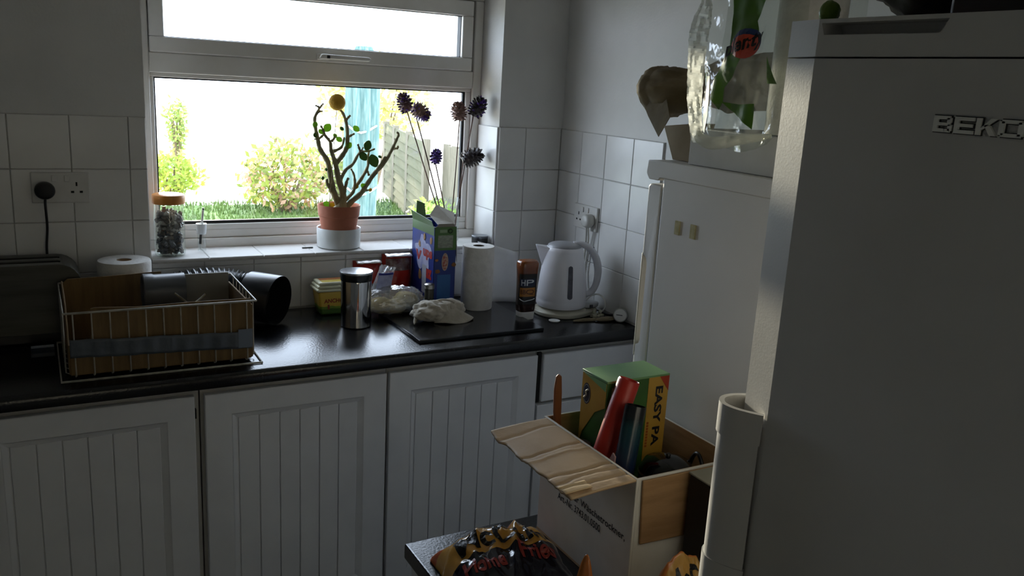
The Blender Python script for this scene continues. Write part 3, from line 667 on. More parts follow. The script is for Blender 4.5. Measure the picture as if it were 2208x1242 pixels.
def disc(c, r, ax, n=24, ry=None):
    b = B(); ry = ry or r
    b.add([(c[0], c[1] + r * math.cos(a), c[2] + ry * math.sin(a)) if ax == 'x' else ((c[0] + r * math.cos(a), c[1], c[2] + ry * math.sin(a)) if ax == 'y' else (c[0] + r * math.cos(a), c[1] + ry * math.sin(a), c[2])) for a in [i / n * 2 * PI for i in range(n)]], [tuple(range(n))]); return b
disc((EX0 - .0012, -1.386, 1.072), .0135, 'x', ry=.022).build('emblem', M('emblem_navy', '#1d2440', .4), ez)
disc((EX0 - .0014, -1.386, 1.072), .0115, 'x', ry=.0195).build('emblem_ring', M('emblem_white', '#b8b6ac', .5), ez)
disc((EX0 - .0016, -1.386, 1.072), .0105, 'x', ry=.018).build('emblem_fill', MATS['emblem_navy'], ez)
B().tube(spline([(EX0 - .002, -1.379, 1.062), (EX0 - .002, -1.386, 1.070), (EX0 - .002, -1.384, 1.076), (EX0 - .002, -1.392, 1.082)], 4), .002, 5).build('emblem_figure', MATS['emblem_white'], ez)
B().prism([(EX0 + .100, EZ1 - .004), (EX1 - .0005, EZ1 - .004), (EX1 - .0005, z0 + t + .003), (EX0 + .100, z0 + t + .003)], EY0 - .0009, EY0 - .0001, 'y').build('front_strip', m_ey, ez)
text('front_lettering', 'EASY PA', M('navy_ink', '#11131c', .5), ez, flat((EX0 + .128, EY0 - .0009, EZ1 - .088), (0, 0, -1), (1, 0, 0), .0004), .019, .128, bold=.035)
sb_ = B()
for k in range(9): sb_.box(EX0 + .1035, EX0 + .1085, EY0 - .0014, EY0 - .0009, EZ1 - .098 - k * .0062, EZ1 - .1025 - k * .0062)
sb_.build('small_print', M('orange_ink', '#a0521f', .5), ez)
B().prism([(EX1 - .024, EZ1 - .004), (EX1 - .0004, EZ1 - .004), (EX1 - .0004, EZ1 - .036)], EY0 - .0016, EY0 - .0011, 'y').build('corner_flash', M('flash_red', '#a8391f', .4), ez)
for i, x in enumerate((EX0 + .022, EX0 + .050)):
    B().prism([(x - .0115, EZ1 - .014), (x - .0115, EZ1 - .032)] + [(x + .0115 * math.cos(a), EZ1 - .034 + .012 * math.sin(a)) for a in [PI + j / 10 * PI for j in range(11)]] + [(x + .0115, EZ1 - .014)], EY0 - .0010, EY0 - .0002, 'y').build('picture_shield', M('shield_tan', '#8d8468', .5), ez)
    lump((x, EY0 - .0016, EZ1 - .028), (.006, .0008, .006), i + 4, .3, 2).build('picture', M('shield_dark', '#3b2b22', .6), ez)

def leantube(name, label, cat, base, top, r, mats, n=28, hollow=True, rz=1.):
    base, top = Vector(base), Vector(top); ax = (top - base); L = ax.length; q = ax.to_track_quat('Z', 'Y')
    tt = thing(name, label, cat, base); tt.rotation_euler = q.to_euler(); WL[tt.name] = Matrix.Translation(base) @ q.to_matrix().to_4x4()
    return tt, L
tt, L = leantube('red_tube', 'red tube leaning in the open carton, in front of the green packet box', 'tube', (.918, -1.478, .955), (.974, -1.478, 1.128), .02, None)
B().lathe([(.0215, 0), (.0215, L * .98), (.0195, L), (.0190, L * .994), (.0185, L * .97)], n=28, cap=False).build('body', M('red_plastic', '#b02a1e', .4), tt, local=True, smooth=35)
B().lathe([(.0001, L * .975), (.0188, L * .975)], n=28, cap=False).build('end_disc', M('red_end', '#c23b2a', .5), tt, local=True)
tt, L = leantube('blue_tube', 'dark blue open-ended tube leaning in the carton, in front of the red tube', 'tube', (.9165, -1.552, .940), (.952, -1.532, 1.098), .02, None)
m_dkb = BANDS('tube_print', 2, [(0, '#0d1119'), (.05, '#15233f'), (.12, '#14383f'), (.145, '#0d1115'), (.30, '#0d1115')], rough=.25, const=False)
B().lathe([(.0200, 0), (.0200, L), (.0180, L), (.0180, L * .6)], n=28, cap=False).build('body', m_dkb, tt, local=True, smooth=35)
B().lathe([(.0001, L * .6), (.0180, L * .6)], n=28, cap=False).build('inside', m_black_pl, tt, local=True)
sp = B(); pr_ = [(.962, .80), (.9585, .94), (.9535, .965), (.9445, 1.02), (.9415, 1.07), (.944, 1.096), (.950, 1.101), (.956, 1.096), (.960, 1.06), (.963, 1.01), (.968, .965), (.9685, .94), (.972, .80)]
pr_ = [(x - .045 - (1.1 - z) * .02, z) for x, z in pr_]
sp.prism(pr_, -1.340, -1.334, 'y').solo('wooden_spatula', M('reddish_wood', '#8a5230', .5, c2='#79452a', nscale=8, stretch=(8, 8, 1)), 'reddish wooden spatula standing up in the open carton, left of the green packet box', 'spatula', bev=.002)
pn = thing('black_pot', 'glossy black pot with thin metal rim in the near corner of the carton', 'pot', (1.018, -1.560, z0 + t + .001))
m_gb = M('gloss_black', '#08080a', .12, spec=.6)
B().lathe([(.045, z0 + t + .001), (.053, .80), (.053, .968), (.044, .986), (.02, .995), (.0001, .997)], (1.018, -1.560, 0), 36).build('body', m_gb, pn, smooth=50)
B().lathe([(.0535, .962), (.0550, .965), (.0535, .968)], (1.018, -1.560, 0), 36, cap=False).build('rim', m_steel, pn)
B().lathe([(.004, .996), (.005, 1.000), (.003, 1.003), (.0001, 1.004)], (1.018, -1.560, 0), 16).build('knob', m_black_pl, pn, smooth=60)
B().tube(spline([(1.095, -1.50, .80), (1.105, -1.52, .93), (1.098, -1.55, .985), (1.092, -1.58, .965), (1.102, -1.60, .90), (1.105, -1.61, .80)], 6), .004, 6).solo('black_cable', m_black_pl, 'black cable looped beside the pot in the carton', 'cable', smooth=60)
jr = thing('jam_jar', 'jar with dark red contents half hidden in the carton behind the blue tube', 'jar', (.9215, -1.412, z0 + t + .001))
B().lathe([(.0185, z0 + t + .001), (.0205, .78), (.0205, .955), (.017, .965)], (.9215, -1.412, 0), 24).build('glass', M('dark_red_jar', '#3a0d10', .15), jr, smooth=50)
B().lathe([(.0195, .9655), (.0195, .978), (.017, .980)], (.9215, -1.412, 0), 24).build('lid', M('lid_glass', '#59463f', .2), jr, smooth=50)
B().prism([(-1.500, .96), (-1.524, .985), (-1.540, 1.015), (-1.548, 1.010), (-1.545, .97), (-1.535, .93)], .902, .9045, 'x').solo('pink_card', M('pink_card', '#b08b8a', .7), 'small pinkish card beside the blue tube in the carton', 'card')

# black box right of the carton
bk = thing('black_box', 'small black box with pale top between the carton and the tall fridge', 'box', (1.045, -1.69, TZ))
B().box(.990, 1.115, -1.725, -1.655, TZ + .0005, 1.008).build('body', M('black_card', '#0c0c0e', .5), bk, bev=.002)
B().box(.988, 1.117, -1.727, -1.653, 1.0085, 1.012).build('lid', M('pale_card', '#8d8a7c', .7), bk, bev=.001)

# plastic food bags
def crumple(u_, v_, sd): return .5 * fbm(u_ * 1.6, v_ * 1.6, sd) + .5 * abs(noise.noise(Vector((u_ * 2.6 + v_ * .8, v_ * 1.5, sd + 3)))) - .25 * abs(noise.noise(Vector((u_ * 5 - v_ * 3, v_ * 4, sd + 7))))
def food_bag(name, label, c, rz, a, b_, H, mat, words, sd, group, tip=None, folds=(), cr=.30):
    tg = thing(name, label, 'food bag', c, rz, group)
    def top(u_, v_):                      # u,v in -1..1
        e = max(0., 1 - abs(u_) ** 3.5) ** .55; rv = ((v_ + 1) / 1.55) ** .75 if v_ < .55 else math.sqrt(max(0., 1 - ((v_ - .55) / .45) ** 2))
        z = H * e * rv * (.88 + cr * crumple(u_ * 1.4, v_ * 1.4, sd)) + .003
        for fu, fv, sl, am in folds: z += am * H * e * rv * max(0., 1 - abs((u_ - fu) - sl * (v_ - fv)) / .10)
        if tip: z += tip[2] * math.exp(-((u_ - tip[0]) ** 2 + (v_ - tip[1]) ** 2) / .05)
        return z
    def P(u_, v_, eps=0.):
        k = 1 + .05 * fbm(u_ * 3, v_ * 3, sd + 9); return (u_ * a * k, v_ * b_ * k, top(u_, v_) + eps)
    B().grid(70, 70, lambda i, j: P(i * 2 - 1, j * 2 - 1)).build('film', mat, tg, local=True, smooth=75)
    B().grid(12, 12, lambda i, j: (lambda p: (p[0], p[1], .001))(P(i * 2 - 1, j * 2 - 1))).build('underside', mat, tg, local=True)
    for s, u0, v0, h, w, tilt, m_ in words:
        text('print', s, m_, tg, lambda x, y, t_=0: P((u0 + x) / a, (v0 + y + tilt * x) / b_, .0016), h, w, bold=.03, local=True, fine=.008)
    return tg
m_red_i = M('red_ink', '#8e2f26', .4); m_bk_i = M('bag_black_ink', '#0b0a08', .35)
m_b1 = BANDS('chip_bag_film', 1, [(-.2, '#a67a35'), (-.055, '#0f1120'), (.040, '#c08e3f'), (.115, '#b5562a'), (.2, '#b5562a')], rough=.17, bump=.06, bscale=30, wob=.02, wscale=6, coat=.5)
GB = 'frozen food bags on the side unit'
food_bag('chip_bag', 'crinkled gold and navy food bag on the left of the side unit', (.735, -1.487, TZ + .0005), -.10, .115, .128, .082, m_b1,
         [('McCain', .0, .062, .042, .18, .0, m_bk_i), ('Home', -.055, .004, .036, .080, .0, m_red_i), ('Fries', .055, .014, .036, .070, -.10, m_red_i)], 2.3, GB, folds=[(-.55, .3, .5, .10), (.12, .2, .45, .14), (.62, .1, -.4, .09), (-.2, -.4, -.6, .07)])
m_b2 = BANDS('orange_bag_film', 1, [(-.1, '#a9582a'), (.0, '#b88a3e'), (.05, '#b5692b'), (.1, '#a55a25')], rough=.2, bump=.06, bscale=30, wob=.05, coat=.5)
food_bag('chip_bag', 'orange food bag with a pointed corner standing up beside the carton', (.800, -1.705, TZ + .0005), .25, .048, .080, .100, m_b2, [('M', 0, 0, .03, .03, 0, m_bk_i)], 5.1, GB, tip=(-.3, .62, .060), cr=.12)
m_b3 = BANDS('gold_bag_film', 1, [(-.12, '#4a1414'), (-.035, '#b88a3e'), (.045, '#b5692b'), (.075, '#c29a4c'), (.12, '#c29a4c')], rough=.28, bump=.06, bscale=30, wob=.03, coat=.3)
food_bag('chip_bag', 'gold food bag with black lettering squeezed between carton and tall fridge', (.896, -1.800, TZ + .0005), .10, .062, .066, .200, m_b3, [('McCain', .01, .012, .032, .105, .0, m_bk_i)], 8.7, GB, cr=.07)
BRANCH=[
( [(0.908, 1.212), (0.911, 1.269), (0.895, 1.325), (0.885, 1.374), (0.87, 1.418), (0.866, 1.447), (0.845, 1.469)] ,0.0115,0.003),
( [(0.885, 1.374), (0.91, 1.404), (0.925, 1.434), (0.925, 1.485), (0.919, 1.518), (0.905, 1.547), (0.882, 1.56)] ,0.008,0.003),
( [(0.922, 1.52), (0.93, 1.529), (0.936, 1.535)] ,0.003,0.002),
( [(0.927, 1.46), (0.94, 1.469), (0.952, 1.475)] ,0.003,0.002),
( [(0.877, 1.415), (0.906, 1.43), (0.915, 1.463)] ,0.004,0.002),
( [(0.9, 1.227), (0.88, 1.277), (0.87, 1.322), (0.859, 1.381), (0.834, 1.421), (0.826, 1.454), (0.819, 1.49), (0.817, 1.522), (0.83, 1.548), (0.832, 1.557)] ,0.01,0.003),
( [(0.83, 1.554), (0.822, 1.56), (0.813, 1.563)] ,0.0025,0.0015),
( [(0.832, 1.557), (0.837, 1.564), (0.843, 1.57)] ,0.0025,0.0015),
( [(0.829, 1.541), (0.835, 1.544), (0.843, 1.545)] ,0.0025,0.0015),
( [(0.826, 1.452), (0.819, 1.455), (0.813, 1.454)] ,0.0025,0.0015),
( [(0.826, 1.452), (0.841, 1.465), (0.847, 1.476)] ,0.003,0.002),
( [(0.86, 1.455), (0.849, 1.465), (0.837, 1.491), (0.831, 1.499)] ,0.003,0.002),
( [(0.87, 1.448), (0.881, 1.462), (0.883, 1.473)] ,0.003,0.002),
( [(0.904, 1.246), (0.869, 1.288), (0.855, 1.311), (0.855, 1.326)] ,0.005,0.0025),
( [(0.919, 1.253), (0.946, 1.28), (0.952, 1.306), (0.949, 1.337), (0.938, 1.359)] ,0.006,0.0025),
( [(0.897, 1.307), (0.918, 1.352), (0.945, 1.374), (0.968, 1.412), (1.0, 1.418), (1.022, 1.426)] ,0.006,0.0025),
( [(0.968, 1.415), (0.962, 1.43), (0.958, 1.442)] ,0.003,0.002),
( [(0.972, 1.419), (0.978, 1.431)] ,0.002,0.0015),
( [(0.919, 1.223), (0.939, 1.246), (0.974, 1.276), (0.994, 1.306), (1.021, 1.344), (1.053, 1.378), (1.08, 1.424), (1.096, 1.459), (1.103, 1.476), (1.095, 1.485)] ,0.009,0.003),
( [(1.084, 1.424), (1.096, 1.427), (1.107, 1.429), (1.106, 1.438)] ,0.003,0.002),
( [(0.948, 1.287), (0.977, 1.325), (0.999, 1.367), (0.999, 1.401), (1.004, 1.42)] ,0.006,0.003),
( [(1.021, 1.344), (1.037, 1.367), (1.05, 1.39), (1.058, 1.401)] ,0.005,0.0025),
( [(1.004, 1.335), (0.999, 1.348), (0.997, 1.359)] ,0.003,0.002),
( [(0.913, 1.276), (0.921, 1.314), (0.928, 1.329)] ,0.004,0.0025),
( [(0.978, 1.282), (0.996, 1.285), (1.014, 1.287)] ,0.003,0.002),
]
LEAF=[ (0.855,1.493,0.0103,0),(0.814,1.502,0.0066,0),(0.834,1.48,0.0066,0),(0.814,1.468,0.0055,1),(0.895,1.456,0.0073,0),(0.953,1.492,0.0081,0),(0.929,1.436,0.0081,0),(0.994,1.437,0.0117,1),(1.016,1.386,0.0147,1),(0.979,1.401,0.0110,1),(0.904,1.491,0.0055,1),(0.982,1.301,0.0073,0),(0.881,1.468,0.0051,0),(0.958,1.299,0.0051,2),(1.006,1.287,0.0044,2),(0.851,1.356,0.0037,1),(1.038,1.4,0.0044,1),(0.854,1.24,0.0088,0),(0.871,1.238,0.0066,2),(0.84,1.328,0.0044,1) ]
# ================================================================== THINGS ON THE WORKTOP
WT = .909; W0 = WT + .0005
# toaster at the left edge
ts = thing('toaster', 'grey toaster with two long slots at the left end of the worktop', 'toaster', (-.13, -.115, WT))
def rrect(x0, x1, z0, z1, r, n=6):
    o = []
    for cx, cz, a0 in ((x1 - r, z1 - r, 0), (x0 + r, z1 - r, PI / 2), (x0 + .01, z0 + .01, PI), (x1 - .01, z0 + .01, 1.5 * PI)):
        rr = r if a0 < PI else .01
        for k in range(n + 1): a = a0 + k / n * PI / 2; o.append((cx + rr * math.cos(a), cz + rr * math.sin(a)))
    return o
m_toast = M('toaster_steel', '#4c4c47', .35, .5, c2='#40403b', nscale=5, stretch=(1, 1, 12))
bd = B().prism(rrect(-.36, .098, .938, 1.128, .055), -.172, -.020, 'y').build('body', m_toast, ts, bev=.006)
cut(bd, B().box(-.32, .050, -.138, -.116, 1.07, 1.14)); cut(bd, B().box(-.32, .050, -.081, -.059, 1.07, 1.14))
B().box(-.34, .080, -.164, -.030, W0, .939).build('base', m_black_pl, ts, bev=.004)
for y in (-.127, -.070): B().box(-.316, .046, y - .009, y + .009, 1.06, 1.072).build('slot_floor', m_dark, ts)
# wide paper roll
rl = thing('paper_roll', 'fat white paper roll standing behind the wire basket', 'paper roll', (.212, -.098, WT))
B().lathe([(.020, W0), (.070, W0), (.0715, .93), (.0715, 1.112), (.069, 1.118), (.050, 1.121), (.020, 1.118)], (.212, -.098, 0), 48, cap=False).build('paper', m_paper, rl, smooth=40)
B().lathe([(.0195, W0 + .001), (.0195, 1.117)], (.212, -.098, 0), 24, cap=False).build('core', m_card, rl)

# wire basket with tape, cardboard tray inside
bs = thing('wire_basket', 'white wire basket with grey tape across its front, on the left of the worktop', 'basket', (.262, -.35, WT))
m_wire = M('white_wire', '#b9b4a8', .4, c2='#9a9486', nscale=40)
x0, x1, y0, y1, zt = .040, .490, -.505, -.178, 1.078
B().tube([(x0, y0, zt), (x1, y0, zt), (x1, y1, zt), (x0, y1, zt)], .0028, 8, closed=True).build('rim', m_wire, bs, smooth=60)
B().tube([(x0 - .012, y0 - .012, WT + .0035), (x1 + .010, y0 - .016, WT + .0035), (x1 + .012, y1, WT + .0035), (x0 - .012, y1, WT + .0035)], .003, 8, closed=True).build('foot_frame', m_wire, bs, smooth=60)
for i in range(11):
    x = x0 + .020 + i * .0405
    B().tube([(x, y0, zt), (x + .001, y0 - .001, WT + .012), (x, y0 + .012, WT + .0065), (x, y1 - .012, WT + .0065), (x, y1, WT + .012), (x, y1, zt)], .0017, 6).build('wire', m_wire, bs, smooth=60)
for i in range(7):
    y = y0 + .040 + i * .042
    B().tube([(x1, y, zt), (x1, y, WT + .010), (x1 - .010, y, WT + .0045), (x0 + .010, y, WT + .0045), (x0, y, WT + .010), (x0, y, zt)], .0017, 6).build('wire', m_wire, bs, smooth=60)
m_tape = M('grey_tape', '#596068', .3, c2='#4d545c', nscale=9, bump=.25, bscale=40)
def tapef(u_, v_): x = .050 + u_ * .426; return (x, -.5092 + .0016 * math.cos(u_ * 2 * PI * 10.5) - .0006, .968 - .016 * u_ + v_ * .045 + .002 * fbm(u_ * 5, v_))
B().grid(90, 6, tapef).build('tape', m_tape, bs, smooth=60, solid=.0006)
B().grid(6, 6, lambda u_, v_: (.442 + u_ * .036, -.5115 - .0006 * math.sin(u_ * 3), .955 + v_ * .050)).build('tape_end', M('pale_tape', '#707a88', .3), bs, solid=.0006)
ct = thing('cardboard_tray', 'cut-down brown cardboard box sitting inside the wire basket', 'box', (.262, -.35, WT))
m_cd = M('dark_cardboard', '#7d6440', .85, c2='#6d5636', nscale=8, stretch=(8, 1, 1), bump=.1, bscale=60)
B().box(.050, .478, -.490, -.192, WT + .0088, WT + .012).build('bottom', m_cd, ct)
B().prism([(.050, .922), (.478, .922), (.478, 1.084), (.33, 1.085), (.20, 1.082), (.108, 1.088), (.100, 1.085), (.103, 1.035), (.092, .995), (.060, .988), (.050, .995)], -.4995, -.4955, 'y').build('front_panel', m_cd, ct, bev=.001)
B().prism([(.050, .922), (.478, .922), (.478, 1.060), (.30, 1.062), (.298, 1.10), (.16, 1.094), (.062, 1.092), (.050, 1.080)], -.194, -.190, 'y').build('back_panel', m_cd, ct, bev=.001)
B().prism([(-.494, .922), (-.195, .922), (-.195, 1.088), (-.33, 1.082), (-.40, 1.07), (-.46, 1.01), (-.494, .996)], .0465, .0505, 'x').build('side_panel', m_cd, ct, bev=.001)
B().prism([(-.494, .922), (-.195, .922), (-.195, 1.060), (-.494, 1.066)], .4785, .4825, 'x').build('side_panel', m_cd, ct, bev=.001)
B().box(.325, .476, -.215, -.211, .923, 1.092).solo('grey_board', M('grey_board', '#8f8d86', .7), 'grey board standing at the back right inside the wire basket', 'board')
# duct connector lying in the tray, twig bundle
dc = thing('duct_connector', 'short dark grey duct connector lying in the wire basket', 'pipe', (.29, -.30, .922))
m_duct = M('dark_grey_plastic', '#4a4e54', .35, c2='#40444a', nscale=8)
B().lathe([(.046, .238), (.049, .240), (.049, .262), (.0465, .268), (.0465, .345), (.043, .345), (.043, .245), (.0440, .238)], (0, -.285, 1.066), 40, axis='x', cap=False).build('collar', m_duct, dc, smooth=40)
B().lathe([(.0425, .244), (.0425, .2445), (.0001, .2446)], (0, -.285, 1.066), 40, axis='x', cap=False).build('end_plate', m_duct, dc, smooth=40)
B().box(.24, .345, -.325, -.245, .9225, 1.012).solo('small_carton', M('dark_carton', '#3d3326', .8), 'dark small carton under the duct connector in the wire basket', 'box', bev=.002)
tw = thing('twig_bundle', 'knot of dry twigs and string poking out of the wire basket', 'twigs', (.345, -.40, .922))
m_tw = M('dry_twig', '#8d8674', .8, c2='#6f6856', nscale=30)
for p in ([(.31, -.36, 1.075), (.335, -.385, 1.055), (.352, -.42, 1.04), (.368, -.455, 1.03)], [(.325, -.42, 1.035), (.35, -.40, 1.052), (.372, -.38, 1.062), (.385, -.37, 1.07)], [(.24, -.44, .93), (.27, -.43, 1.02), (.31, -.42, 1.035), (.35, -.41, 1.035)], [(.352, -.42, 1.04), (.35, -.43, .98), (.34, -.43, .925)]):
    B().tube(spline(p, 4), .003, 6).build('twig', m_tw, tw, smooth=60)
lump((.338, -.405, 1.047), (.018, .012, .011), 2, .4, 3).build('knot', M('pale_rag', '#9aa0a0', .6), tw, smooth=60)
# small white and blue packet
pt = thing('small_packet', 'small white and dark blue packet lying left of the wire basket', 'packet', (-.01, -.25, WT))
B().box(-.034, .020, -.235, -.222, W0, .922).build('edge', M('packet_white', '#a9afb5', .5), pt)
B().box(-.034, .020, -.285, -.2355, W0, .919).build('sleeve', M('packet_blue', '#1c2534', .4), pt)

# black corrugated hose
hs = thing('vent_hose', 'black corrugated vent hose with a wide open cuff behind the wire basket', 'hose', (.50, -.10, WT))
ctr = spline([(.300, -.084, .985), (.36, -.080, 1.000), (.44, -.080, 1.008), (.505, -.088, 1.002), (.548, -.108, .992)], 40)
rr = [.066 + .0045 * math.cos(i * 2 * PI / 8) for i in range(len(ctr))]
m_hose = M('black_hose', '#1a1d23', .28, c2='#14161a', nscale=6, spec=.6)
B().tube(ctr, rr, 36, cap=False).build('corrugated_pipe', m_hose, hs, smooth=60)
d = Vector((.62, -.60, -.06)).normalized(); p0 = Vector((.545, -.098, .995)); cuf = [p0 + d * s_ for s_ in (0, .012, .02, .115, .118)]
cf = B().tube(cuf, [.066, .066, .0735, .0765, .0755], 44, cap=False); cf.tube([p0 + d * s_ for s_ in (.118, .04)], [.0755, .068], 44, cap=False)
cf.build('cuff', m_hose, hs, smooth=40)
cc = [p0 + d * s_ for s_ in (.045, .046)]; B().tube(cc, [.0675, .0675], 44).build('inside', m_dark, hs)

# butter tub
tu = thing('butter_tub', 'yellow and green butter tub with pale lid behind the chrome canister', 'tub', (.826, -.085, WT))
def tubbody(z, k): return [(.826 + k * .056, -.085 - k * .038), (.826 + k * .056, -.085 + k * .038), (.826 - k * .056, -.085 + k * .038), (.826 - k * .056, -.085 - k * .038)]
bb = B(); lv_ = [(W0, .80), (.915, .84), (.988, 1.0)]
vs_ = [(x, y, z) for z, k in lv_ for x, y in tubbody(z, k)]
bb.add(vs_, [(3, 2, 1, 0), (8, 9, 10, 11)] + [(j * 4 + i, j * 4 + (i + 1) % 4, (j + 1) * 4 + (i + 1) % 4, (j + 1) * 4 + i) for j in range(2) for i in range(4)])
bb.build('body', BANDS('tub_print', 2, [(0, '#3f5f20'), (.028, '#6f8a2a'), (.036, '#c9a53e'), (.08, '#c9a53e')], rough=.4, wob=.012, wscale=30), tu, bev=.006)
B().box(.764, .888, -.129, -.041, .988, .998).box(.768, .884, -.125, -.045, .998, 1.008).box(.773, .879, -.120, -.050, 1.008, 1.018).build('lid', M('lid_cream', '#c9c6a8', .4), tu, bev=.004)
B().box(.785, .868, -.112, -.085, 1.0178, 1.0186).build('lid_print', M('lid_yellow', '#b8a13c', .5), tu); B().box(.785, .868, -.085, -.058, 1.0178, 1.0187).build('lid_band', M('lid_orange', '#a8652c', .5), tu)
fn_t = lambda u_, v_, t_=0: (.826 + u_, -.085 - .038 * (.84 + .16 * (.958 + v_ - .915) / .073) - .0012, .958 + v_)
text('print', 'ANCHOR', M('tub_red', '#8e2d1e', .5), tu, lambda u_, v_, t_=0: fn_t(u_, v_ - .9 * u_ * u_), .014, .076, bold=.03)
B().box(.800, .806, -.1215, -.1205, .930, .945).build('anchor_mark', MATS['tub_red'], tu)
# chrome canister
cn = thing('canister', 'tall chrome canister with dark banded lid on the worktop', 'canister', (.848, -.255, WT))
B().lathe([(.044, W0), (.047, .913), (.047, 1.052), (.0465, 1.056)], (.848, -.255, 0), 64).build('body', m_chrome, cn, smooth=40)
B().lathe([(.0485, 1.056), (.0490, 1.058), (.0490, 1.078)], (.848, -.255, 0), 64).build('lid_band', M('lid_dark', '#14181d', .2), cn, smooth=40)
B().lathe([(.0505, 1.078), (.0510, 1.081), (.0495, 1.084), (.035, 1.0855), (.0001, 1.086)], (.848, -.255, 0), 64).build('lid', M('lid_metal', '#b9bcc0', .25, .9), cn, smooth=40)

# red packets against the wall
m_rp = M('red_foil', '#b02c1e', .3, c2='#9a2418', nscale=12, bump=.25, bscale=30, coat=.4); m_sil = M('silver_film', '#d0cccb', .25, .3, bump=.3, bscale=40)
def packet(label, x0, x1, zt, yb, sil):
    p = thing('red_packet', label, 'packet', ((x0 + x1) / 2, yb + .02, WT), group='red packets against the tiles')
    def pf(u_, v_):
        e = (1 - abs(2 * u_ - 1) ** 4) * (1 - abs(2 * v_ - 1) ** 6); return (x0 + (x1 - x0) * u_, yb - .028 * e - .004 * fbm(u_ * 6, v_ * 6, zt * 9), W0 + (zt - W0) * v_)
    B().grid(24, 24, pf).build('film', m_rp, p, smooth=60); B().box(x0, x1, yb, yb + .004, W0, zt).build('back', m_rp, p)
    B().grid(16, 6, lambda u_, v_: (x0 + .006 + (x1 - x0 - .012) * u_, yb - .006 - .022 * v_, zt + .002 - .008 * v_ * v_ + .0015 * fbm(u_ * 8, v_))).build('top_fold', m_sil, p, smooth=60, solid=.001)
    a, c = sil; B().grid(16, 8, lambda u_, v_: (lambda q: (q[0], q[1] - .0012, q[2]))(pf(.08 + .84 * u_, a + (c - a) * v_))).build('print', M('packet_print', '#8b8079', .35, c2='#5d2620', nscale=40), p, smooth=60)
packet('red foil packet with silver top against the tiles, behind the chrome canister', .918, 1.016, 1.062, -.016, (.2, .5))
packet('taller red foil packet with silver top against the tiles, left of the cereal box', 1.020, 1.126, 1.080, -.016, (.68, .92))

# clear bag of rolls
bg = thing('bread_bag', 'clear plastic bag of pale rolls beside the chrome canister', 'bag', (.99, -.19, WT))
m_cl = CLEAR('clear_bag', '#eef1f3', .22, .14, bump=.9, bscale=38, haze=.15)
m_roll = M('bread_crust', '#a98a3c', .7, c2='#c2ad72', nscale=9)
for c, r in (((.955, -.185, .948), (.044, .036, .026)), ((1.045, -.175, .956), (.042, .036, .030)), ((1.0, -.20, .946), (.036, .03, .024))):
    lump(c, r, c[0] * 9, .12, 3).build('bread_roll', m_roll, bg, smooth=70)
B().ico((.995, -.185, .962), (.104, .056, .046), 5, lambda q: 1 + .10 * fbm(q.x, q.y, q.z, 3.5) + .10 * abs(fbm(q.x, q.y + 4, q.z, 7)) if q.z > -.75 else .9).build('film', m_cl, bg, smooth=75)
B().grid(16, 16, lambda u_, v_: (.930 + .050 * u_ + .03 * v_, -.155 + .02 * math.sin(u_ * 5) + .008 * fbm(u_ * 4, v_ * 4, 3), .985 + .085 * v_ + .006 * fbm(u_ * 5, v_ * 2, 7))).build('bag_neck', m_cl, bg, smooth=75)
B().grid(10, 10, lambda u_, v_: (.938 + .050 * u_ + .012 * v_, -.176 - .006 * math.sin(u_ * 3), .986 + .062 * v_)).build('label', M('label_lilac', '#a3a6c4', .5, c2='#8f93b5', nscale=60), bg, smooth=60, solid=.0008)
B().grid(10, 3, lambda u_, v_: (.949 + .050 * u_, -.1775 - .006 * math.sin(u_ * 3), 1.046 + .007 * v_)).build('label_band', M('label_blue', '#232a86', .4), bg, smooth=60, solid=.0008)
# shaker
sh = thing('salt_shaker', 'small steel shaker in front of the cereal box', 'shaker', (1.1065, -.2245, WT))
B().lathe([(.015, W0), (.0155, .915), (.0155, 1.004)], (1.1065, -.2245, 0), 28).build('body', M('shaker_grey', '#4b4b46', .25, .5), sh, smooth=40)
B().lathe([(.0165, 1.004), (.0170, 1.008), (.0165, 1.017), (.012, 1.020), (.0001, 1.021)], (1.1065, -.2245, 0), 28).build('cap', m_steel, sh, smooth=40)

# cereal box, torn open at the top
cb2 = thing('cereal_box', 'torn-open blue and green cereal box standing below the window', 'cereal box', (1.17, -.11, WT))
CX0, CX1, CY0, CY1, CZ = 1.130, 1.208, -.200, -.014, 1.200
m_cblue = M('cereal_blue', '#1f3580', .4, c2='#263e92', nscale=8); m_cgreen = M('cereal_green', '#4d7434', .4, c2='#45692e', nscale=8)
t = .0012
for q in ((CX0, CX0 + t, CY0, CY1), (CX1 - t, CX1, CY0, CY1), (CX0, CX1, CY0, CY0 + t), (CX0, CX1, CY1 - t, CY1)): B().box(*q, W0, CZ).build('panel', m_cblue, cb2)
B().box(CX0, CX1, CY0, CY1, W0, W0 + t).build('bottom', m_cblue, cb2)
B().box(CX0 - .0006, CX0 - .0001, CY0 + .004, CY1, CZ - .030, CZ).build('green_band', m_cgreen, cb2)
B().box(CX0 + .001, CX1 - .0005, CY0 - .0006, CY0 - .0001, 1.122, CZ).build('green_panel', m_cgreen, cb2)
B().box(CX0 + .012, CX1 - .012, CY0 - .0012, CY0 - .0007, 1.130, 1.172).build('nutrition_table', M('print_grey', '#9aa08f', .5, c2='#7f867a', nscale=90, stretch=(1, 1, 3)), cb2)
B().box(CX0 + .018, CX1 - .034, CY0 - .0012, CY0 - .0007, 1.181, 1.191).build('print_line', M('print_pale', '#8ea37f', .5), cb2)
B().tube([(CX1 - .022 + .007 * math.cos(a), CY0 - .0012, 1.186 + .007 * math.sin(a)) for a in [k / 14 * 2 * PI for k in range(14)]], .0018, 5, closed=True).build('recycling_ring', M('print_dkgreen', '#27411c', .5), cb2)
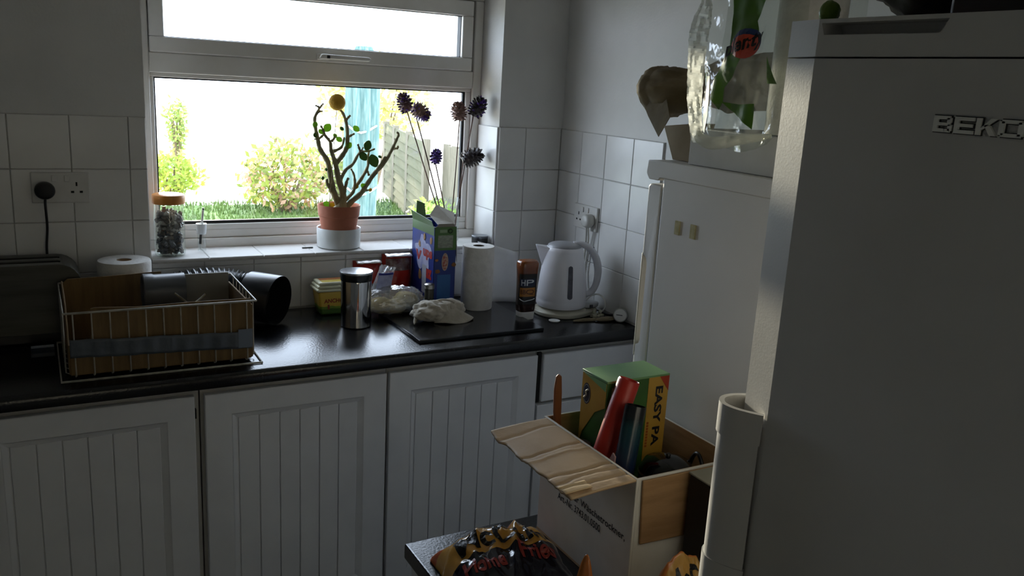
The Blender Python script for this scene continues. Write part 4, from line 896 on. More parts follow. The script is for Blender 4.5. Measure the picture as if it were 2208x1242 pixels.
B().box(CX0 + .014, CX1 - .016, CY0 - .0006, CY0 - .0001, .930, 1.040).build('light_panel', M('cereal_lightblue', '#2c62a0', .4), cb2)
lg = [(CX0 + .040 + .012 * math.cos(a), 1.083 + .030 * math.sin(a)) for a in [k / 20 * 2 * PI for k in range(20)]]
B().prism(lg, CY0 - .0007, CY0 - .0002, 'y').build('side_logo', M('logo_cream', '#b9a38f', .5), cb2)
lg = [(CX0 + .040 + .009 * math.cos(a), 1.083 + .027 * math.sin(a)) for a in [k / 20 * 2 * PI for k in range(20)]]
B().prism(lg, CY0 - .0012, CY0 - .0008, 'y').build('side_logo_red', M('logo_red2', '#a5402f', .5, c2='#c9b4a4', nscale=110), cb2)
for (x, z, r) in ((CX0 + .010, 1.052, .009), (CX1 - .010, 1.072, .009), (CX0 + .006, 1.09, .006)): lump((x + .004, CY0 - .0012, z), (r, .001, r * .8), x * 50, .3, 2).build('printed_flake', M('flake_print', '#8a5a2c', .6), cb2)
blob = [(CY0 + .10 + (.062 + .012 * math.sin(5 * a)) * math.cos(a) - .01, 1.098 + (.052 + .012 * math.sin(5 * a + 1)) * math.sin(a)) for a in [k / 40 * 2 * PI for k in range(40)]]
B().prism(blob, CX0 - .0006, CX0 - .0001, 'x').build('milk_splash', M('splash_white', '#b5b8d6', .5, c2='#8f96c6', nscale=30), cb2)
cl = lambda y, z: flat((CX0 - .0006, y, z), (0, -1, 0), (0, 0, 1), .0006)
m_cred = M('cereal_red', '#a82a26', .45)
text('brand_lettering', 'ups', m_cred, cb2, cl(-.150, 1.098), .036, .075, bold=.05); text('brand_lettering', 'V', m_cred, cb2, cl(-.075, 1.086), .034, .050, bold=.05); text('brand_lettering', 'az', m_cred, cb2, cl(-.165, 1.036), .034, .045, bold=.06)
B().box(CX0 - .0012, CX0 - .0007, -.142, -.108, .965, 1.060).build('white_strip', M('strip_white', '#a9acb8', .5), cb2)
for (y, z, r) in ((-.175, 1.150, .012), (-.12, 1.155, .012), (-.185, .975, .022), (-.09, 1.02, .018), (-.08, 1.125, .012)): lump((CX0 - .0012, y, z), (.001, r * .7, r), y * 70, .4, 2).build('printed_flake', M('flake_print2', '#a57c4c', .6), cb2)
B().add([(CX0, CY1, CZ), (CX0, CY0 + .01, CZ), (CX0 - .006, CY0 + .012, CZ + .018), (CX0 - .016, CY1 - .02, CZ + .034)], [(0, 1, 2, 3)]).build('top_flap', m_cgreen, cb2, solid=.001)
B().add([(CX0 + .01, CY1 - .002, CZ), (CX1 - .03, CY1 - .002, CZ), (CX1 - .036, CY1 + .002, CZ + .05), (CX0 + .012, CY1, CZ + .062)], [(0, 1, 2, 3)]).build('top_flap', m_cgreen, cb2, solid=.001)
B().add([(CX0 + .002, CY0, CZ - .004), (CX0 + .014, CY0, CZ + .010), (CX1 - .012, CY0, CZ + .010), (CX1 - .002, CY0, CZ - .002)], [(0, 1, 2, 3)]).build('end_flap', M('grey_board_edge', '#8e887d', .7), cb2, solid=.001)
B().add([(CX0 + .010, CY0 + .004, CZ + .008), (CX1 - .006, CY0 + .002, CZ + .008), (CX1 + .016, CY0 + .06, CZ + .036), (CX0 + .036, CY0 + .075, CZ + .062), (CX0 + .006, CY0 + .06, CZ + .030)], [(0, 1, 2, 3, 4)]).build('white_flap', m_paper, cb2, solid=.001)
B().add([(CX1, CY0, CZ), (CX1, CY0 + .05, CZ + .004), (CX1 + .012, CY0 + .045, CZ - .02), (CX1 + .014, CY0 + .02, CZ - .07), (CX1 + .006, CY0, CZ - .12)], [(0, 1, 2, 3, 4)]).build('torn_side', m_paper, cb2, solid=.001)

# chopping board, kitchen roll, cloth bag
B().prism([(.960, -.497), (1.386, -.497), (1.386, -.150), (.960, -.150)], W0, W0 + .011, 'z').solo('chopping_board', M('black_granite_board', '#0c0d10', .16, c2='#1f2227', nscale=200, nlo=.58, nhi=.74, spec=.55), 'black stone chopping board lying on the worktop under the cloth bag', 'chopping board', bev=.002)
BT = W0 + .0115
kr = thing('kitchen_roll', 'white kitchen paper roll standing on the board beside the cereal box', 'kitchen roll', (1.298, -.206, BT))
B().lathe([(.019, BT), (.052, BT), (.0535, BT + .004), (.0535, 1.130), (.052, 1.134), (.019, 1.134)], (1.290, -.205, 0), 48, cap=False).build('paper', m_paper, kr, smooth=40)
B().lathe([(.0188, BT), (.0188, 1.1335)], (1.290, -.205, 0), 24, cap=False).build('core', M('core_grey', '#6f675b', .85), kr)
m_cloth = M('cream_cloth', '#b3ab9c', .85, c2='#a39b8b', nscale=30, sheen=.3, bump=.2, bscale=90)
cg = thing('cloth_bag', 'small cream drawstring cloth bag lying on the black chopping board', 'cloth bag', (1.10, -.325, BT))
B().ico((1.075, -.315, BT + .031), (.062, .045, .034), 5, lambda q: (1 + .16 * fbm(q.x, q.y, q.z, 2.2) + .07 * math.sin(q.x * 9 + q.y * 7)) if q.z > -.7 else .93).build('pouch', m_cloth, cg, smooth=75)
def sk(u_, v_):
    a = -2.6 + 2.4 * u_; r = .010 + .066 * v_
    return (1.128 + r * math.cos(a) * 1.05 + .012 * v_, -.318 + r * math.sin(a) * .75, BT + .054 - .052 * v_ ** .8 + .012 * math.sin(u_ * 9) * v_ * (1 - v_ * .8) + .0012)
B().grid(30, 14, sk).build('gathered_mouth', m_cloth, cg, smooth=75, solid=.003)
B().ico((1.150, -.300, BT + .030), (.048, .036, .032), 4, lambda q: (1 + .2 * fbm(q.x + 5, q.y, q.z, 2.4)) if q.z > -.8 else .9).build('fold', m_cloth, cg, smooth=75)
B().tube(spline([(1.025, -.318, BT + .022), (1.012, -.335, BT + .010), (1.004, -.350, BT + .004)], 4), [.007, .0065, .006, .0055, .005, .004, .003, .002, .001], 8).build('tail', m_cloth, cg, smooth=75)
B().tube(spline([(1.09, -.31, BT + .062), (1.11, -.317, BT + .067), (1.135, -.322, BT + .064), (1.15, -.325, BT + .056)], 5), .0035, 6).build('drawstring', m_cloth, cg, smooth=75)
# white sheet leaning in the corner, dark tin on the sill end
B().grid(12, 10, lambda u_, v_: (1.352 + .145 * u_, -.128 + .052 * v_ + .022 * math.sin(u_ * 3) - .03 * u_, W0 + v_ * (.212 - .040 * u_))).solo('paper_sheet', M('card_white', '#d5d6d8', .6), 'large white card leaning on the tiles behind the kitchen roll', 'card', smooth=60, solid=.0015)
tn = thing('dark_tin', 'dark round tin on the right end of the window sill', 'tin', (1.415, .025, WZ0))
B().lathe([(.029, WZ0 + .0005), (.030, WZ0 + .003), (.030, WZ0 + .022)], (1.413, .030, 0), 32).build('body', m_black_pl, tn, smooth=40)
B().lathe([(.031, WZ0 + .022), (.031, WZ0 + .027), (.029, WZ0 + .029)], (1.413, .030, 0), 32).build('lid', M('tin_lid', '#6e7175', .3, .6), tn, smooth=40)

# sauce bottle (stands on its cap)
hpb = thing('sauce_bottle', 'brown sauce bottle with blue label standing on its white cap', 'bottle', (1.402, -.345, WT))
def orect(rx, ry, n=32, p=3.2):
    return [((abs(math.cos(a)) ** (2 / p)) * rx * (1 if math.cos(a) >= 0 else -1), (abs(math.sin(a)) ** (2 / p)) * ry * (1 if math.sin(a) >= 0 else -1)) for a in [k / n * 2 * PI for k in range(n)]]
def loft(levels, c, n=32):
    vs_ = []; 
    for z, rx, ry in levels: vs_ += [(c[0] + x, c[1] + y, z) for x, y in orect(rx, ry, n)]
    m_ = len(levels); return B().add(vs_, [tuple(range(n))[::-1], tuple(range((m_ - 1) * n, m_ * n))] + [(j * n + i, j * n + (i + 1) % n, (j + 1) * n + (i + 1) % n, (j + 1) * n + i) for j in range(m_ - 1) for i in range(n)])
HC = (1.402, -.345)
loft([(W0, .027, .019), (W0 + .002, .0285, .020), (.934, .030, .0215), (.936, .029, .021)], HC).build('cap', m_white_pl, hpb, smooth=50)
m_sauce = BANDS('sauce', 2, [(0, '#2a140d'), (.05, '#2d1710'), (.10, '#3a1a0c'), (.16, '#6b3413'), (.20, '#8a4a1c')], rough=.18, const=False, coat=.4)
loft([(.9365, .029, .021), (.945, .031, .023), (.965, .032, .024), (1.02, .0325, .0245), (1.06, .034, .025), (1.085, .036, .026), (1.100, .036, .026), (1.107, .030, .021)], HC).build('body', m_sauce, hpb, smooth=50)
def onb(u_, v_, e):       # label surface on the face turned to the camera
    a = math.radians(-113) ; 
    th = a + u_ / .030; x = (abs(math.cos(th)) ** .625) * .0335 * (1 if math.cos(th) >= 0 else -1); y = (abs(math.sin(th)) ** .625) * .0255 * (1 if math.sin(th) >= 0 else -1)
    k = 1 + (max(0, v_ - 1.03)) * .9; return (HC[0] + x * k * (1 + e * 30), HC[1] + y * k * (1 + e * 30), v_)
lab = lambda u0, u1, v0, v1, e: B().grid(14, 10, lambda i, j: onb(u0 + (u1 - u0) * i, v0 + (v1 - v0) * j, e))
lab(-.029, .029, .964, 1.066, .0006).build('label', M('label_dark', '#17120f', .35), hpb, smooth=60)
lab(-.023, .023, 1.025, 1.050, .0012).build('label_blue', M('label_navy', '#12203f', .35), hpb, smooth=60)
lab(-.023, .023, .990, 1.020, .0012).build('label_orange', M('label_amber', '#a8702c', .4), hpb, smooth=60)
text('lettering', 'HP', M('label_white', '#c9ccd0', .4), hpb, lambda u_, v_, t_=0: onb(u_, 1.0375 + v_, .0020), .020, .034, bold=.012, fine=.008)
text('lettering', 'BBQ', M('label_brown', '#4a1f0e', .5), hpb, lambda u_, v_, t_=0: onb(u_, 1.005 + v_, .0020), .018, .038, bold=.012, fine=.008)
B().tube([onb(u_, .978 + .9 * abs(u_) ** 1.3 * 1.2 - .003, .0020) for u_ in [(-.022 + i * .0044) for i in range(11)]], .0014, 5).build('crest', MATS['label_white'], hpb)
# kettle on its base
KC = Vector((1.560, -.315)); ka = math.radians(-22)
kt = thing('kettle', 'white jug kettle with grey water gauge on a cream base, in the corner', 'kettle', (KC.x, KC.y, WT))
m_kw = M('kettle_white', '#e2e1e6', .3, c2='#dad9df', nscale=4)
B().lathe([(.076, .936), (.083, .938), (.0855, .944), (.0855, .958), (.0845, .962), (.0850, .966), (.0835, .985), (.078, 1.04), (.071, 1.09), (.064, 1.128), (.0615, 1.138), (.058, 1.141)], (KC.x, KC.y, 0), 64).build('body', m_kw, kt, smooth=40)
B().lathe([(.0575, 1.141), (.056, 1.146), (.045, 1.152), (.02, 1.156), (.0001, 1.1565)], (KC.x, KC.y, 0), 48).build('lid', M('kettle_lid', '#9a9a9e', .35), kt, smooth=60)
hd_ = Vector((math.cos(ka), math.sin(ka))); sd_ = Vector((-hd_.y, hd_.x))
def K(r, s_, z): return (KC.x + hd_.x * r + sd_.x * s_, KC.y + hd_.y * r + sd_.y * s_, z)
B().add([K(-.052, -.030, 1.138), K(-.100, -.004, 1.146), K(-.100, .004, 1.146), K(-.052, .030, 1.138), K(-.066, -.024, 1.075), K(-.070, .0, 1.062), K(-.066, .024, 1.075)],
        [(0, 1, 2, 3), (0, 4, 5, 1), (3, 2, 5, 6), (1, 5, 2), (0, 3, 6, 5, 4)]).build('spout', m_kw, kt, bev=.003)
hpth = spline([K(.030, 0, 1.150), K(.055, 0, 1.150), K(.085, 0, 1.138), K(.110, 0, 1.105), K(.122, 0, 1.060), K(.118, 0, 1.015), K(.104, 0, .985), K(.078, 0, .975)], 6)
hb_ = B(); vs_ = []; n = len(hpth)
for i, p in enumerate(hpth):
    tg = (hpth[min(i + 1, n - 1)] - hpth[max(i - 1, 0)]).normalized(); s3 = Vector((sd_.x, sd_.y, 0)); nn = tg.cross(s3)
    w, h = .0125, .0095 + .004 * (1 - abs(2 * i / n - 1))
    for k in range(12): a = k / 12 * 2 * PI; vs_.append(p + s3 * w * math.cos(a) + nn * h * math.sin(a))
hb_.add(vs_, [(i * 12 + k, i * 12 + (k + 1) % 12, (i + 1) * 12 + (k + 1) % 12, (i + 1) * 12 + k) for i in range(n - 1) for k in range(12)] + [tuple(range(12))[::-1], tuple(range((n - 1) * 12, n * 12))])
hb_.build('handle', M('kettle_handle', '#cfced4', .35), kt, smooth=60)
B().box(*(lambda p: (p[0] - .010, p[0] + .010, p[1] - .006, p[1] + .006))(K(.092, 0, 0)), 1.134, 1.142).build('switch', M('switch_grey', '#3f4146', .4), kt, bev=.002)
ga = math.radians(-103)
def kr_(z): return .0855 - (z - .96) * .108 if z < 1.04 else .0775 - (z - 1.04) * .13
def gf(u_, v_, z0=.975, z1=1.088, w=.0085, e=.001):
    z = z0 + (z1 - z0) * v_; ww = w * math.sqrt(max(0, 1 - max(0, abs(2 * v_ - 1) - .86) ** 2 / .0196)); a = ga + (u_ - .5) * 2 * ww / .08; r = kr_(z) + e; return (KC.x + r * math.cos(a), KC.y + r * math.sin(a), z)
B().grid(8, 40, lambda i, j: gf(i, j, .968, 1.095, .0135, .0012)).build('gauge_surround', m_kw, kt, smooth=70)
B().grid(8, 40, lambda i, j: gf(i, j, e=.0024)).build('water_gauge', M('gauge_grey', '#4d4d55', .2, c2='#3c3c44', nscale=40), kt, smooth=70)
kb = kt
m_kb = M('cream_plastic', '#b9b5a4', .4, c2='#aeaa98', nscale=6)
ol = []
for k in range(64):
    a = k / 64 * 2 * PI; r = .094; d_ = math.cos(a - math.radians(-8)); 
    r += .040 * max(0, d_) ** 6; ol.append((KC.x + r * math.cos(a), KC.y + r * math.sin(a)))
B().prism(ol, W0, .925, 'z').build('plate', m_kb, kb, bev=.004)
B().lathe([(.088, .925), (.080, .930), (.070, .9355), (.0001, .9355)], (KC.x, KC.y, 0), 48).build('raised_ring', m_kb, kb, smooth=50)
B().prism([(1.622, -.345), (1.660, -.360), (1.700, -.345), (1.696, -.315), (1.648, -.300)], .9255, .945, 'z').build('cord_box', M('box_white', '#c3c4c6', .4), kb, bev=.006)
B().box(1.652, 1.662, -.3625, -.352, .930, .940).build('notch', M('notch_grey', '#44464c', .5), kb)
B().tube(spline([(1.655, -.325, .946), (1.672, -.335, .966), (1.692, -.35, .972), (1.706, -.365, .955), (1.704, -.375, .930), (1.690, -.37, .913)], 6), .003, 8).build('cord_loop', m_white_pl, kb, smooth=60)
# small things to the right of the kettle
dsh = B().lathe([(.0001, W0), (.016, W0), (.019, W0 + .004), (.0175, W0 + .004), (.014, W0 + .0018), (.0001, W0 + .0018)], (1.478, -.410, 0), 32)
dsh.solo('white_disc', m_white_pl, 'small white round disc on the worktop in front of the kettle base', 'disc', smooth=50)
spn = thing('wooden_spoon', 'short worn wooden spoon lying right of the kettle base', 'spoon', (1.62, -.455, WT))
m_wd = M('worn_wood', '#84765a', .7, c2='#6e6149', nscale=14, stretch=(2, 10, 10))
B().tube([(1.535, -.438, WT + .005), (1.57, -.442, WT + .006), (1.615, -.450, WT + .006)], [.003, .006, .0055], 10).build('handle', m_wd, spn, smooth=60)
B().ico((1.652, -.458, WT + .0075), (.042, .018, .0068), 3).build('bowl', m_wd, spn, smooth=70)
ck = thing('biscuit_cutter', 'small cream star-shaped cutter with holes beside the kettle base', 'cutter', (1.652, -.408, WT))
m_ck = M('cream_bone', '#b0ab97', .5)
st = [(1.650 + (.026 if k % 2 else .018) * math.cos(k / 16 * 2 * PI), -.408 + (.026 if k % 2 else .018) * .8 * math.sin(k / 16 * 2 * PI)) for k in range(16)]
B().prism(st, W0, WT + .012, 'z').build('base', m_ck, ck, bev=.002)
for x, y in ((1.638, -.406), (1.658, -.413), (1.649, -.394)): B().lathe([(.0035, WT + .012), (.006, WT + .018), (.0045, WT + .026), (.002, WT + .027)], (x, y, 0), 12).build('knob', m_ck, ck, smooth=60)
for x, y in ((1.645, -.418), (1.662, -.402)): B().lathe([(.003, WT + .0121), (.003, WT + .0128)], (x, y, 0), 10).build('hole', m_dark, ck)
gg = thing('dial_thermometer', 'round white dial thermometer with black stem lying in the corner', 'thermometer', (1.690, -.47, WT))
q = Vector((-.62, -.62, .12)).normalized(); gc = Vector((1.686, -.490, WT + .026))
def disc3(c, ax, r, t0, t1, n=32):
    e1 = ax.orthogonal().normalized(); e2 = ax.cross(e1); vs_ = []
    for t_ in (t0, t1): vs_ += [c + ax * t_ + (e1 * math.cos(k / n * 2 * PI) + e2 * math.sin(k / n * 2 * PI)) * r for k in range(n)]
    return B().add(vs_, [tuple(range(n))[::-1], tuple(range(n, 2 * n))] + [(k, (k + 1) % n, n + (k + 1) % n, n + k) for k in range(n)])
disc3(gc, q, .0245, -.012, .004).build('case', m_steel, gg, bev=.002)
disc3(gc, q, .0205, .004, .0046).build('dial', m_white_pl, gg)
e_ = q.cross(Vector((0, 0, 1))).normalized(); B().tube([gc + q * .0052 - e_ * .008, gc + q * .0052 + e_ * .013], .0012, 5).build('needle', m_ink, gg)
B().tube([gc - q * .010 + Vector((0, .005, -.004)), Vector((1.690, -.43, WT + .010)), Vector((1.685, -.39, WT + .007))], [.006, .0055, .0045], 8).build('stem', m_black_pl, gg, smooth=60)

# ================================================================== SOCKETS
def socket(name, label, to3, horiz, plug_mat, free_side, cable):
    """to3(u, v, d): u along the wall, v up, d out of the wall"""
    s_ = thing(name, label, 'socket', to3(0, 0, .0065))
    def bx(u0, u1, v0, v1, d0, d1): a, b_ = to3(u0, v0, d0), to3(u1, v1, d1); return B().box(a[0], b_[0], a[1], b_[1], a[2], b_[2])
    mp = M('socket_white', '#cfcdc8', .35)
    bx(-.073, .073, -.043, .043, .0062, .0150).build('faceplate', mp, s_, bev=.003)
    for k in (-1, 1):
        bx(k * .016 - .006, k * .016 + .006, .017, .035, .015, .0185).build('switch', mp, s_, bev=.0015)
    f = free_side
    for du, dv, w, h in ((0, .014, .0022, .0055), (-.011, -.008, .004, .0028), (.011, -.008, .004, .0028)):
        bx(f * .040 + du - w, f * .040 + du + w, dv - h - .004, dv + h - .004, .0149, .0156).build('pin_hole', m_dark, s_)
    pl = thing('plug', label.replace('double socket', 'plug in the double socket'), 'plug', to3(-f * .040, -.006, .0165))
    poly = [(.026 * math.cos(a), .024 * math.sin(a)) for a in [k / 24 * 2 * PI for k in range(24)]]
    b = B(); vs_ = []
    for d_, k_ in ((.0160, .88), (.019, 1.), (.036, 1.), (.043, .86), (.046, .6)): vs_ += [to3(-f * .040 + u_ * k_, -.006 + v_ * k_, d_) for u_, v_ in poly]
    b.add(vs_, [tuple(range(24))[::-1], tuple(range(96, 120))] + [(j * 24 + i, j * 24 + (i + 1) % 24, (j + 1) * 24 + (i + 1) % 24, (j + 1) * 24 + i) for j in range(4) for i in range(24)])
    b.build('body', plug_mat, pl, smooth=50)
    for i, c in enumerate(cable): B().tube(spline([to3(*p) for p in c], 6), .0034, 8).build('cord', plug_mat, pl, smooth=60)
    return s_
socket('socket', 'white double socket on the left tiles', lambda u_, v_, d: (.066 + u_, -d, 1.314 + v_), 1, M('plug_black', '#171614', .5), 1,
       [[(-.040, -.028, .032), (-.041, -.045, .034), (-.040, -.11, .020), (-.045, -.17, .014), (-.045, -.235, .012), (-.05, -.285, .012)]])
socket('socket', 'white double socket on the right wall tiles above the kettle', lambda u_, v_, d: (1.717 - d, -.214 - u_, 1.220 + v_), 1, M('plug_white', '#c3c1ba', .4), -1,
       [[(.036, -.030, .030), (.030, -.07, .024), (.020, -.13, .018), (.010, -.20, .018), (.02, -.27, .03)], [(.046, -.030, .030), (.044, -.07, .024), (.034, -.13, .018), (.028, -.20, .018), (.04, -.27, .03)]])

# ================================================================== THINGS ON THE WINDOW SILL
SZ = WZ0 + .0005
jc = (.357, .062)
jar = thing('glass_jar', 'clear jar with orange lid on the left end of the window sill', 'jar', (jc[0], jc[1], WZ0))
m_jar = CLEAR('jar_glass', '#f6faf7', .04, .04, haze=.03)
B().lathe([(.038, SZ), (.044, SZ + .004), (.045, SZ + .012), (.045, 1.215), (.043, 1.235), (.042, 1.256)], (jc[0], jc[1], 0), 40, cap=False).build('glass', m_jar, jar, smooth=50)
B().lathe([(.0001, SZ), (.038, SZ)], (jc[0], jc[1], 0), 40, cap=False).build('base', m_jar, jar)
B().lathe([(.046, 1.254), (.0475, 1.256), (.0475, 1.278), (.0465, 1.281), (.044, 1.2825), (.0001, 1.2828)], (jc[0], jc[1], 0), 48).build('lid', M('orange_lid', '#c9822a', .4, c2='#bd7723', nscale=12), jar, smooth=40)
jb = [B(), B(), B()]; rn = random.Random(11)
for i in range(380):
    a = rn.uniform(0, 2 * PI); r = .036 * math.sqrt(rn.random()); z = SZ + .008 + .125 * rn.random() ** 1.1
    c = Vector((jc[0] + r * math.cos(a), jc[1] + r * math.sin(a), z)); d_ = Vector((rn.gauss(0, 1), rn.gauss(0, 1), rn.gauss(0, .6))).normalized() * rn.uniform(.006, .012)
    p, q_ = c - d_, c + d_
    for w_ in (p, q_):
        o_ = Vector((w_.x - jc[0], w_.y - jc[1])); 
        if o_.length > .041: o_ = o_ * (.041 / o_.length); w_.x, w_.y = jc[0] + o_.x, jc[1] + o_.y
        w_.z = min(max(w_.z, SZ + .006), 1.245)
    jb[0 if z < 1.165 and rn.random() < .75 else (1 if rn.random() < .75 else 2)].tube([p, (p + q_) / 2 + Vector((0, 0, .002)), q_], [.003, rn.uniform(.005, .008), .0025], 5)
for b_, (nm, c_, lb) in zip(jb, (('dark_bits', '#23262b', 'dark grey bits filling the lower part of the glass jar'), ('brown_bits', '#574a3c', 'brown dried bits in the upper part of the glass jar'), ('pale_bits', '#a9a196', 'few pale bits scattered among the dark ones in the glass jar'))):
    b_.solo(nm, M(nm, c_, .45), lb, 'dried bits', kind='stuff')
B().prism([(.332, 1.17), (.338, 1.245), (.348, 1.245), (.347, 1.17)], .055, .062, 'y').solo('wooden_peg', M('peg_wood', '#9a5c34', .6), 'reddish wooden peg sticking up inside the glass jar', 'peg', bev=.001)
# pen in a small glass
pg = thing('glass_vial', 'small clear glass holding a pen on the window sill', 'glass', (.456, .095, WZ0))
B().lathe([(.010, SZ), (.0125, SZ + .002), (.0130, SZ + .05), (.0145, 1.182)], (.456, .095, 0), 28, cap=False).build('glass', CLEAR('vial_glass', '#f4f7f7', .08, .03), pg, smooth=50)
B().lathe([(.0136, 1.150), (.0148, 1.158), (.0158, 1.183), (.0150, 1.183), (.0128, 1.152)], (.456, .095, 0), 28, cap=False).build('collar', M('clear_collar', '#dfe3e6', .2), pg, smooth=50)
pen = thing('pen', 'white pen with black grip standing in the small glass on the sill', 'pen', (.452, .090, SZ))
pd = [Vector((.4495, .092, SZ + .004)), Vector((.4505, .092, 1.118)), Vector((.4535, .092, 1.150)), Vector((.4545, .092, 1.160)), Vector((.4620, .092, 1.228)), Vector((.4626, .092, 1.233))]
B().tube([pd[0], pd[0].lerp(pd[1], .6), pd[1]], [.0006, .001, .0028], 8).build('nib', m_steel, pen, smooth=60)
B().tube([pd[1], pd[2]], .0038, 10).build('grip', m_black_pl, pen, smooth=60); B().tube([pd[2], pd[4]], .0034, 10).build('barrel', m_white_pl, pen, smooth=60); B().tube([pd[4], pd[5]], .0032, 10).build('button', m_black_pl, pen, smooth=60)

# potted plant
PC = (.897, .075)
pp = thing('potted_plant', 'leggy jade plant in a terracotta pot standing in a white dish on the sill', 'plant', (PC[0], PC[1], WZ0))
m_ter = M('terracotta', '#a9654a', .8, c2='#985a41', nscale=10, bump=.1, bscale=80)
B().lathe([(.050, SZ + .006), (.056, 1.148), (.0655, 1.200), (.068, 1.202), (.0715, 1.236), (.0705, 1.239), (.067, 1.236), (.064, 1.215), (.050, 1.215)], (PC[0], PC[1], 0), 48, cap=False).build('pot', m_ter, pp, smooth=40)
B().lathe([(.0001, SZ + .0055), (.050, SZ + .006)], (PC[0], PC[1], 0), 48, cap=False).build('pot_base', m_ter, pp)
B().grid(24, 24, lambda u_, v_: (PC[0] + .064 * math.cos(u_ * 2 * PI) * v_, PC[1] + .064 * math.sin(u_ * 2 * PI) * v_, 1.222 + .006 * fbm(math.cos(u_ * 6.28) * v_ * 4, math.sin(u_ * 6.28) * v_ * 4, 1) + .008 * (1 - v_))).build('soil', M('soil', '#5b4a30', .9, c2='#8b7a4c', nscale=70, bump=.5, bscale=90), pp, smooth=60)
m_bark = M('plant_bark', '#8d8562', .7, c2='#736c4c', nscale=30, bump=.3, bscale=60)
rn = random.Random(5)
for k, (L_, ra, rb) in enumerate(BRANCH):
    oy = PC[1] + (rn.uniform(-.018, .018) if k in (0, 5, 18) else rn.uniform(-.01, .012)); n = len(L_)
    pts = spline([(x, PC[1] + (oy - PC[1]) * (i / n if k in (0, 5, 18, 13, 14) else .8), z) for i, (x, z) in enumerate(L_)], 4); m_ = len(pts)
    B().tube(pts, [(1.2 if ra > .0055 else 1.6) * (ra + (rb - ra) * i / (m_ - 1) + .0006 * math.sin(i * 2.1)) for i in range(m_)], 8).build('branch', m_bark, pp, smooth=60)
B().tube([(.900, .072, 1.214), (.905, .073, 1.235), (.908, .074, 1.258)], [.026, .019, .012], 12).build('trunk', m_bark, pp, smooth=60)
lm_ = [THIN('leaf_bright', '#7f9f45', .6), THIN('leaf_dark', '#4b6a30', .35), THIN('leaf_yellow', '#b59a35', .5)]
for x, z, s_, k in LEAF:
    s_ *= 1.45
    a = rn.uniform(-1, 1) + (PI / 2 if rn.random() < .7 else -.6); c, si = math.cos(a), math.sin(a); tl = rn.uniform(.1, .6)
    def lf(u_, v_):
        w = s_ * .8 * math.sin(PI * min(1, max(0, v_ * .94 + .03))) ** .7 * (u_ * 2 - 1); l = s_ * 2.1 * (v_ - .5)
        return (x + c * l - si * w, PC[1] - .006 + w * tl + .15 * l + .002, z + si * l + c * w)
    B().grid(6, 8, lf).build('leaf', lm_[k], pp, smooth=70, solid=.0016)
ds = thing('plant_dish', 'white round straight-sided dish under the terracotta pot on the sill', 'dish', (PC[0], PC[1], WZ0))
B().lathe([(.0001, SZ), (.068, SZ), (.0725, SZ + .004), (.0735, 1.160), (.0725, 1.162), (.070, 1.160), (.069, SZ + .005), (.0001, SZ + .005)], (PC[0], PC[1], 0), 56, cap=False).build('dish', M('white_ceramic', '#d0d3d2', .25), ds, smooth=40)
bl = thing('ball_on_stick', 'yellow ball on a thin stick stuck in the plant pot', 'ornament', (.858, .060, 1.225))
B().ico((.882, .055, 1.576), .0265, 4, lambda q: 1 + .02 * fbm(q.x, q.y, q.z, 3)).build('ball', M('yellow_felt', '#c79a2c', .85, c2='#b88b25', nscale=40, bump=.3, bscale=150), bl, smooth=80)
B().tube([(.858, .060, 1.226), (.870, .057, 1.40), (.8805, .055, 1.552)], .0011, 6).build('stick', M('cane', '#8b7a4f', .7), bl)

# pinecone flowers in a glass vase behind the cereal box
VC = (1.325, .095)
vz = thing('glass_vase', 'clear glass vase holding the pinecone stems, behind the cereal box', 'vase', (VC[0], VC[1], WZ0))
B().lathe([(.026, SZ), (.030, SZ + .005), (.029, 1.18), (.026, 1.22), (.030, 1.252)], (VC[0], VC[1], 0), 36, cap=False).build('glass', CLEAR('vase_glass', '#f3f8f6', .08, .03), vz, smooth=50)
B().lathe([(.0001, SZ), (.026, SZ + .0003)], (VC[0], VC[1], 0), 36, cap=False).build('base', MATS['vase_glass'], vz)
m_stem = M('dry_stem', '#4a2f22', .7, c2='#5f4030', nscale=30)
m_pc = [M('cone_brown', '#5a4244', .6, c2='#6d5450', nscale=40), M('cone_purple', '#4f3380', .55, c2='#63409c', nscale=30), M('cone_black', '#332c2e', .55, c2='#453d3b', nscale=40), M('cone_tan', '#7d6158', .6, c2='#8f7266', nscale=40)]
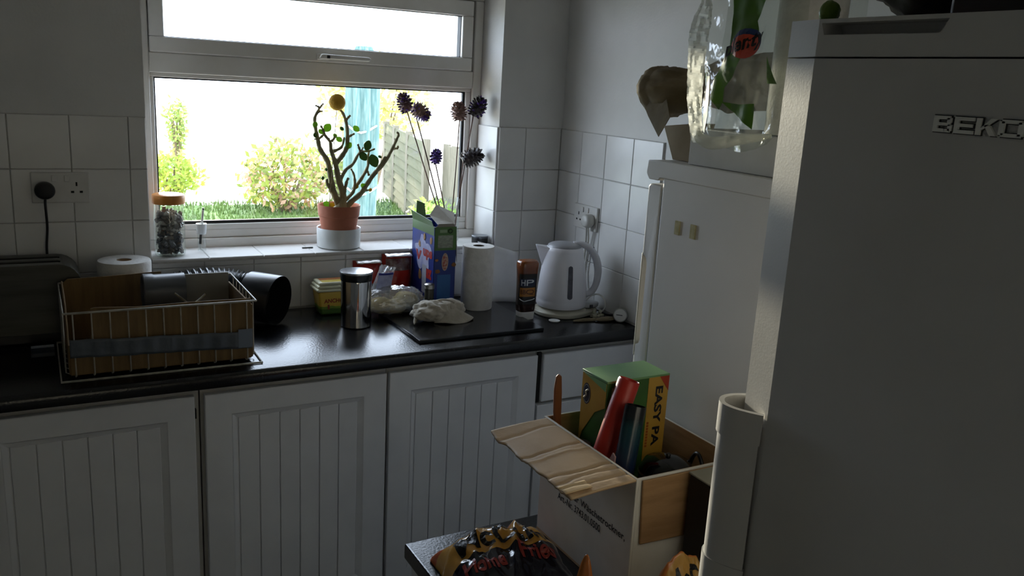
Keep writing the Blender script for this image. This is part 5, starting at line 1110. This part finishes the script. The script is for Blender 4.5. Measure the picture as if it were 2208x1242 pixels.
def pinecone(label, c, ax, R, L_, mats, foot, seed):
    t_ = thing('pinecone_flower', label, 'pinecone', foot, group='pinecone flowers in the vase'); rn = random.Random(seed)
    R *= 1.3; L_ *= 1.25; c, ax = Vector(c), Vector(ax).normalized(); e1 = ax.orthogonal().normalized(); e2 = ax.cross(e1)
    bs_ = [B() for _ in mats]; ns = 60
    core = B().tube([c + ax * L_ * (k / 6 - .5) for k in range(7)], [R * .3, R * .6, R * .68, R * .62, R * .5, R * .32, R * .08], 8); core.build('core', mats[0], t_, smooth=60)
    for i in range(ns):
        f_ = i / ns; a = i * 2.39996; h = (f_ - .48) * L_ * .92; prof_ = math.sin(PI * (.12 + .80 * f_)) ** .7
        rd = e1 * math.cos(a) + e2 * math.sin(a); out = (rd * (1 - .55 * f_) + ax * (-.25 + 1.1 * f_)).normalized(); sd2 = out.cross(ax).normalized()
        b0 = c + ax * h + rd * R * .25 * prof_; tp = b0 + out * R * .66 * (.55 + .45 * prof_); w = R * .17; th = (out.cross(sd2)) * R * .06
        m1 = b0.lerp(tp, .75)
        bs_[0 if rn.random() < .6 or len(mats) == 1 else 1].add([b0 - sd2 * w * .5, b0 + sd2 * w * .5, m1 + sd2 * w + th, tp + th, m1 - sd2 * w + th, b0 - th, m1 - th * 1.5, tp - th * .5], [(0, 1, 2, 3, 4), (0, 4, 6, 5), (1, 5, 6, 2), (4, 3, 7, 6), (3, 2, 6, 7), (0, 5, 1)])
    for b_, m_ in zip(bs_, mats):
        if b_.f: b_.build('scales', m_, t_)
    base = c - ax * L_ * .48
    B().tube(spline([foot, Vector(foot).lerp(base, .5) + Vector((rn.uniform(-.004, .004), 0, 0)), base], 5), .0023, 6).build('stem', m_stem, t_, smooth=60)
pinecone('purple-brown pinecone flower, topmost on the left of the vase', (1.146, .125, 1.578), (-.35, -.1, .9), .026, .046, [m_pc[0], m_pc[1]], (1.312, .09, SZ + .006), 1)
pinecone('purple and tan pinecone flower just below the topmost left one', (1.176, .060, 1.556), (.75, -.15, -.5), .027, .046, [m_pc[3], m_pc[1]], (1.316, .10, SZ + .006), 2)
pinecone('tan pinecone flower in front of the window frame edge, left of the bright purple one', (1.342, .100, 1.556), (-.1, .1, 1), .027, .044, [m_pc[3]], (1.325, .10, SZ + .006), 3)
pinecone('bright purple pinecone flower at the right edge of the window', (1.405, .080, 1.575), (.35, -.3, .9), .029, .050, [m_pc[2], m_pc[1]], (1.335, .098, SZ + .006), 4)
pinecone('small purple pinecone flower halfway up the left stems', (1.254, .088, 1.399), (-.1, -.5, .8), .021, .036, [m_pc[1], m_pc[2]], (1.318, .085, SZ + .006), 5)
pinecone('large black pinecone flower halfway up the right side of the vase', (1.392, .085, 1.398), (.75, -.2, .35), .031, .054, [m_pc[2]], (1.334, .088, SZ + .006), 6)
# stray dark sliver on the sill
B().box(.770, .806, .066, .072, SZ, SZ + .003).solo('dark_strip', m_dark, 'thin dark strip lying on the sill left of the white dish', 'strip')
